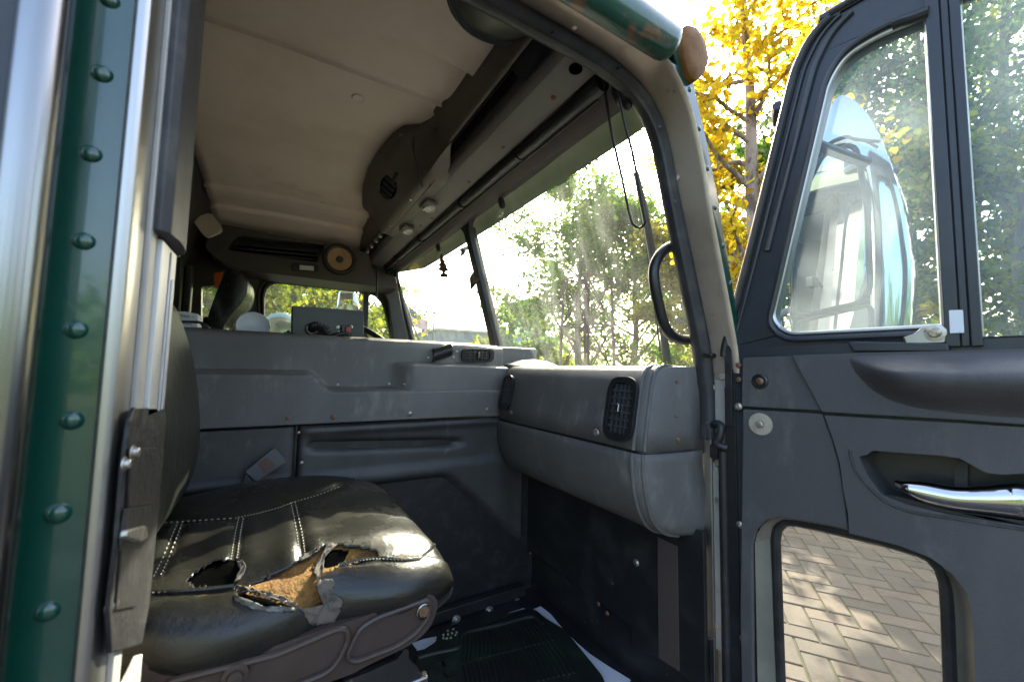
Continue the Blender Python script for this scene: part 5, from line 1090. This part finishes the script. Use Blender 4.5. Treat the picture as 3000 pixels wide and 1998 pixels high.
# ---- red lattice towers
m_red = mat('red_oxide_steel', (.085,.026,.022), .7, col2=(.06,.02,.017), nscale=9)
def tower(label, az, r, w0, w1, h, n, rr):
    b = gp(az, r); t = thing('lattice_tower', label, 'tower', b, 'red lattice towers')
    cs = [(-1,-1),(1,-1),(1,1),(-1,1)]; at = lambda c, f_: b+V((c[0]*(w0+(w1-w0)*f_)/2, c[1]*(w0+(w1-w0)*f_)/2, h*f_))
    for c in cs: MB().tube([at(c,0), at(c,1)], rr, seg=6).build('leg', m_red, t)
    for k in range(n):
        f0, f1 = k/n, (k+1)/n
        for i in range(4):
            a, c = cs[i], cs[(i+1) % 4]
            MB().tube([at(a,f1), at(c,f1)], rr*.6, seg=5).build('girt', m_red, t)
            MB().tube([at(a,f0), at(c,f1)], rr*.5, seg=5).build('brace', m_red, t); MB().tube([at(c,f0), at(a,f1)], rr*.5, seg=5).build('brace', m_red, t)
tower('red steel lattice tower among the trees in the passenger windshield', azpx(1720), 11.0, 1.1, .9, 3.9, 3, .045)
tower('red steel lattice tower seen through the front of the driver window', azpx(1088), 10.0, .62, .5, 4.0, 5, .03)
# ---- flag, utility pole, far buildings
fb = P((1197,897), y=26.0); fg = thing('flag', 'american flag flying on a pole beyond the driver side windshield', 'flag', V((fb.x,26,GZ)))
MB().tube([V((fb.x,26,GZ)), V((fb.x,26,fb.z+.2))], .05, seg=8).build('pole', M['alu2'], fg)
mf = [mat('flag_red', (.5,.04,.05), .8), mat('flag_white', (.8,.8,.8), .8), mat('flag_blue', (.03,.06,.28), .8)]
fl_, fh = 1.75, .95
def fpt(u_, v_): return V((fb.x+fl_*u_*.80, 26+.08*math.sin(u_*9), fb.z-.55*u_*fl_-fh*v_+.07*math.sin(u_*8+v_*2)))
for k in range(13):
    u0 = .42 if k < 7 else 0; MB().loft([[fpt(u0+(1-u0)*i/10, v_) for i in range(11)] for v_ in (k/13, (k+1)/13)]).build('stripe', mf[k % 2], fg, solid=.004)
MB().loft([[fpt(.42*i/6, v_)+V((0,-.004,0)) for i in range(7)] for v_ in (0, 7/13)]).build('canton', mf[2], fg, solid=.004)
stars = MB()
for i in range(5):
    for j in range(4): stars.lathe(fpt(.05+.08*i, .06+.125*j)+V((0,-.014,0)), (0,1,0), [(.03,0),(.03,.004)], 5)
o = stars.build('stars', mf[1], fg); o['kind'] = 'stuff'
ub = P((1272,905), y=42); ut = thing('utility_pole', 'thin wooden utility pole with crossarm beyond the windshield', 'utility pole', V((ub.x,42,GZ)))
MB().tube([V((ub.x,42,GZ)), V((ub.x,42,ub.z))], [.14,.09], seg=8).build('mast', m_bark, ut)
MB().box((ub.x-1.0,41.9,ub.z-.5),(ub.x+1.0,42.1,ub.z-.35)).build('crossarm', m_bark, ut)
for dx in (-.9,-.3,.3,.9): MB().lathe((ub.x+dx,42,ub.z-.35), (0,0,1), [(.06,0),(.05,.12),(.02,.16)], 8).build('insulator', M['black_pl'], ut)
m_gry = mat('grey_cladding', (.22,.23,.24), .7, col2=(.18,.19,.2), nscale=.6)
wa, wb = P((1285,1000), y=52), P((1560,1000), y=52); zt = P((1400,975), y=52).z
wh = thing('warehouse', 'long low grey warehouse on the horizon beyond the windshield', 'building', V(((wa.x+wb.x)/2,57,GZ)))
MB().box((wa.x,52,GZ),(wb.x+6,66,zt)).build('wall', m_gry, wh); MB().box((wa.x-.3,51.7,zt),(wb.x+6.3,66.3,zt+.3)).build('roof', M['jamb_low'], wh)
for k in range(9): MB().box((wa.x+1.5+k*2.6,51.93,GZ+.4),(wa.x+3.2+k*2.6,51.99,GZ+2.4)).build('panel', M['jamb_low'], wh)
ga, gb, gt = P((1690,1075), y=17), P((1772,1075), y=17), P((1733,1036), y=17)
tn = thing('canopy_tent', 'pale grey peaked canopy tent among the bushes beyond the dashboard', 'tent', V(((ga.x+gb.x)/2,17.6,GZ)))
hx = (gb.x-ga.x)/2*1.3; cx_ = (ga.x+gb.x)/2; tz = P((1690,1064), y=17).z
MB().add([(cx_-hx,17,tz),(cx_+hx,17,tz),(cx_+hx,17+2*hx,tz),(cx_-hx,17+2*hx,tz),(cx_,17+hx,gt.z)], [(0,1,4),(1,2,4),(2,3,4),(3,0,4)]).build('canopy', mat('pale_tent_cloth', (.5,.54,.55), .8), tn, angle=10, solid=.01)
for sx in (0,2*hx):
    for sy in (0,2*hx): MB().tube([V((cx_-hx+sx,17+sy,GZ)), V((cx_-hx+sx,17+sy,tz))], .03, seg=6).build('leg', M['alu2'], tn)
# ---- small things on the driver's side of the windshield
dwp_ = thing('driver_wiper', 'grey-green wiper blade on the driver side of the windshield', 'wiper', P((1232,1010), x=.93))
MB().tube([P((1189,888), x=.83), P((1207,945), x=.87), P((1232,1010), x=.92)], [(.004,.012),(.004,.012),(.004,.018)], seg=8, flat=(1,0,0)).build('blade', M['navy'], dwp_)
mye = mat('yellow_label', (.6,.38,.03), .6)
tag(MB().plate([P(q, x=.70) for q in [(1163,831),(1171,830),(1175,850),(1167,854)]], (.002,0,0)).build('warning_sticker', mye), 'small yellow warning sticker at the driver edge of the windshield', 'sticker')
tag(MB().plate(fillet([P(q, x=.85) for q in [(1183,998),(1207,999),(1202,1004),(1186,1004)]], .004), (.03,0,0)).build('marker_lamp', mat('orange_lens', (.6,.2,.03), .3), None, bevel=.003), 'small orange lamp on the dashboard at the driver pillar', 'lamp')
cm_ = P(R3(722,832), y=3.15); cmt = thing('car_stand_in', 'pale rounded dome standing in for a parked car outside the driver window left of the control box', 'mirror', cm_+V((0,0,-.2)))  # pale dome on a stalk, added in place of a parked car
MB().lathe(cm_, (0,-1,0), [(.125,-.06),(.13,0),(.11,.02),(.06,.03),(.001,.034)], 32).build('pale_bowl', mat('pale_dome', (.30,.36,.36), .15, .8), cmt)
MB().tube([cm_+V((0,.05,-.1)), V((cm_.x+.1,2.9,-.2)), V((cm_.x+.2,2.82,-.25))], .015, seg=8).build('stalk', M['black_pl'], cmt)
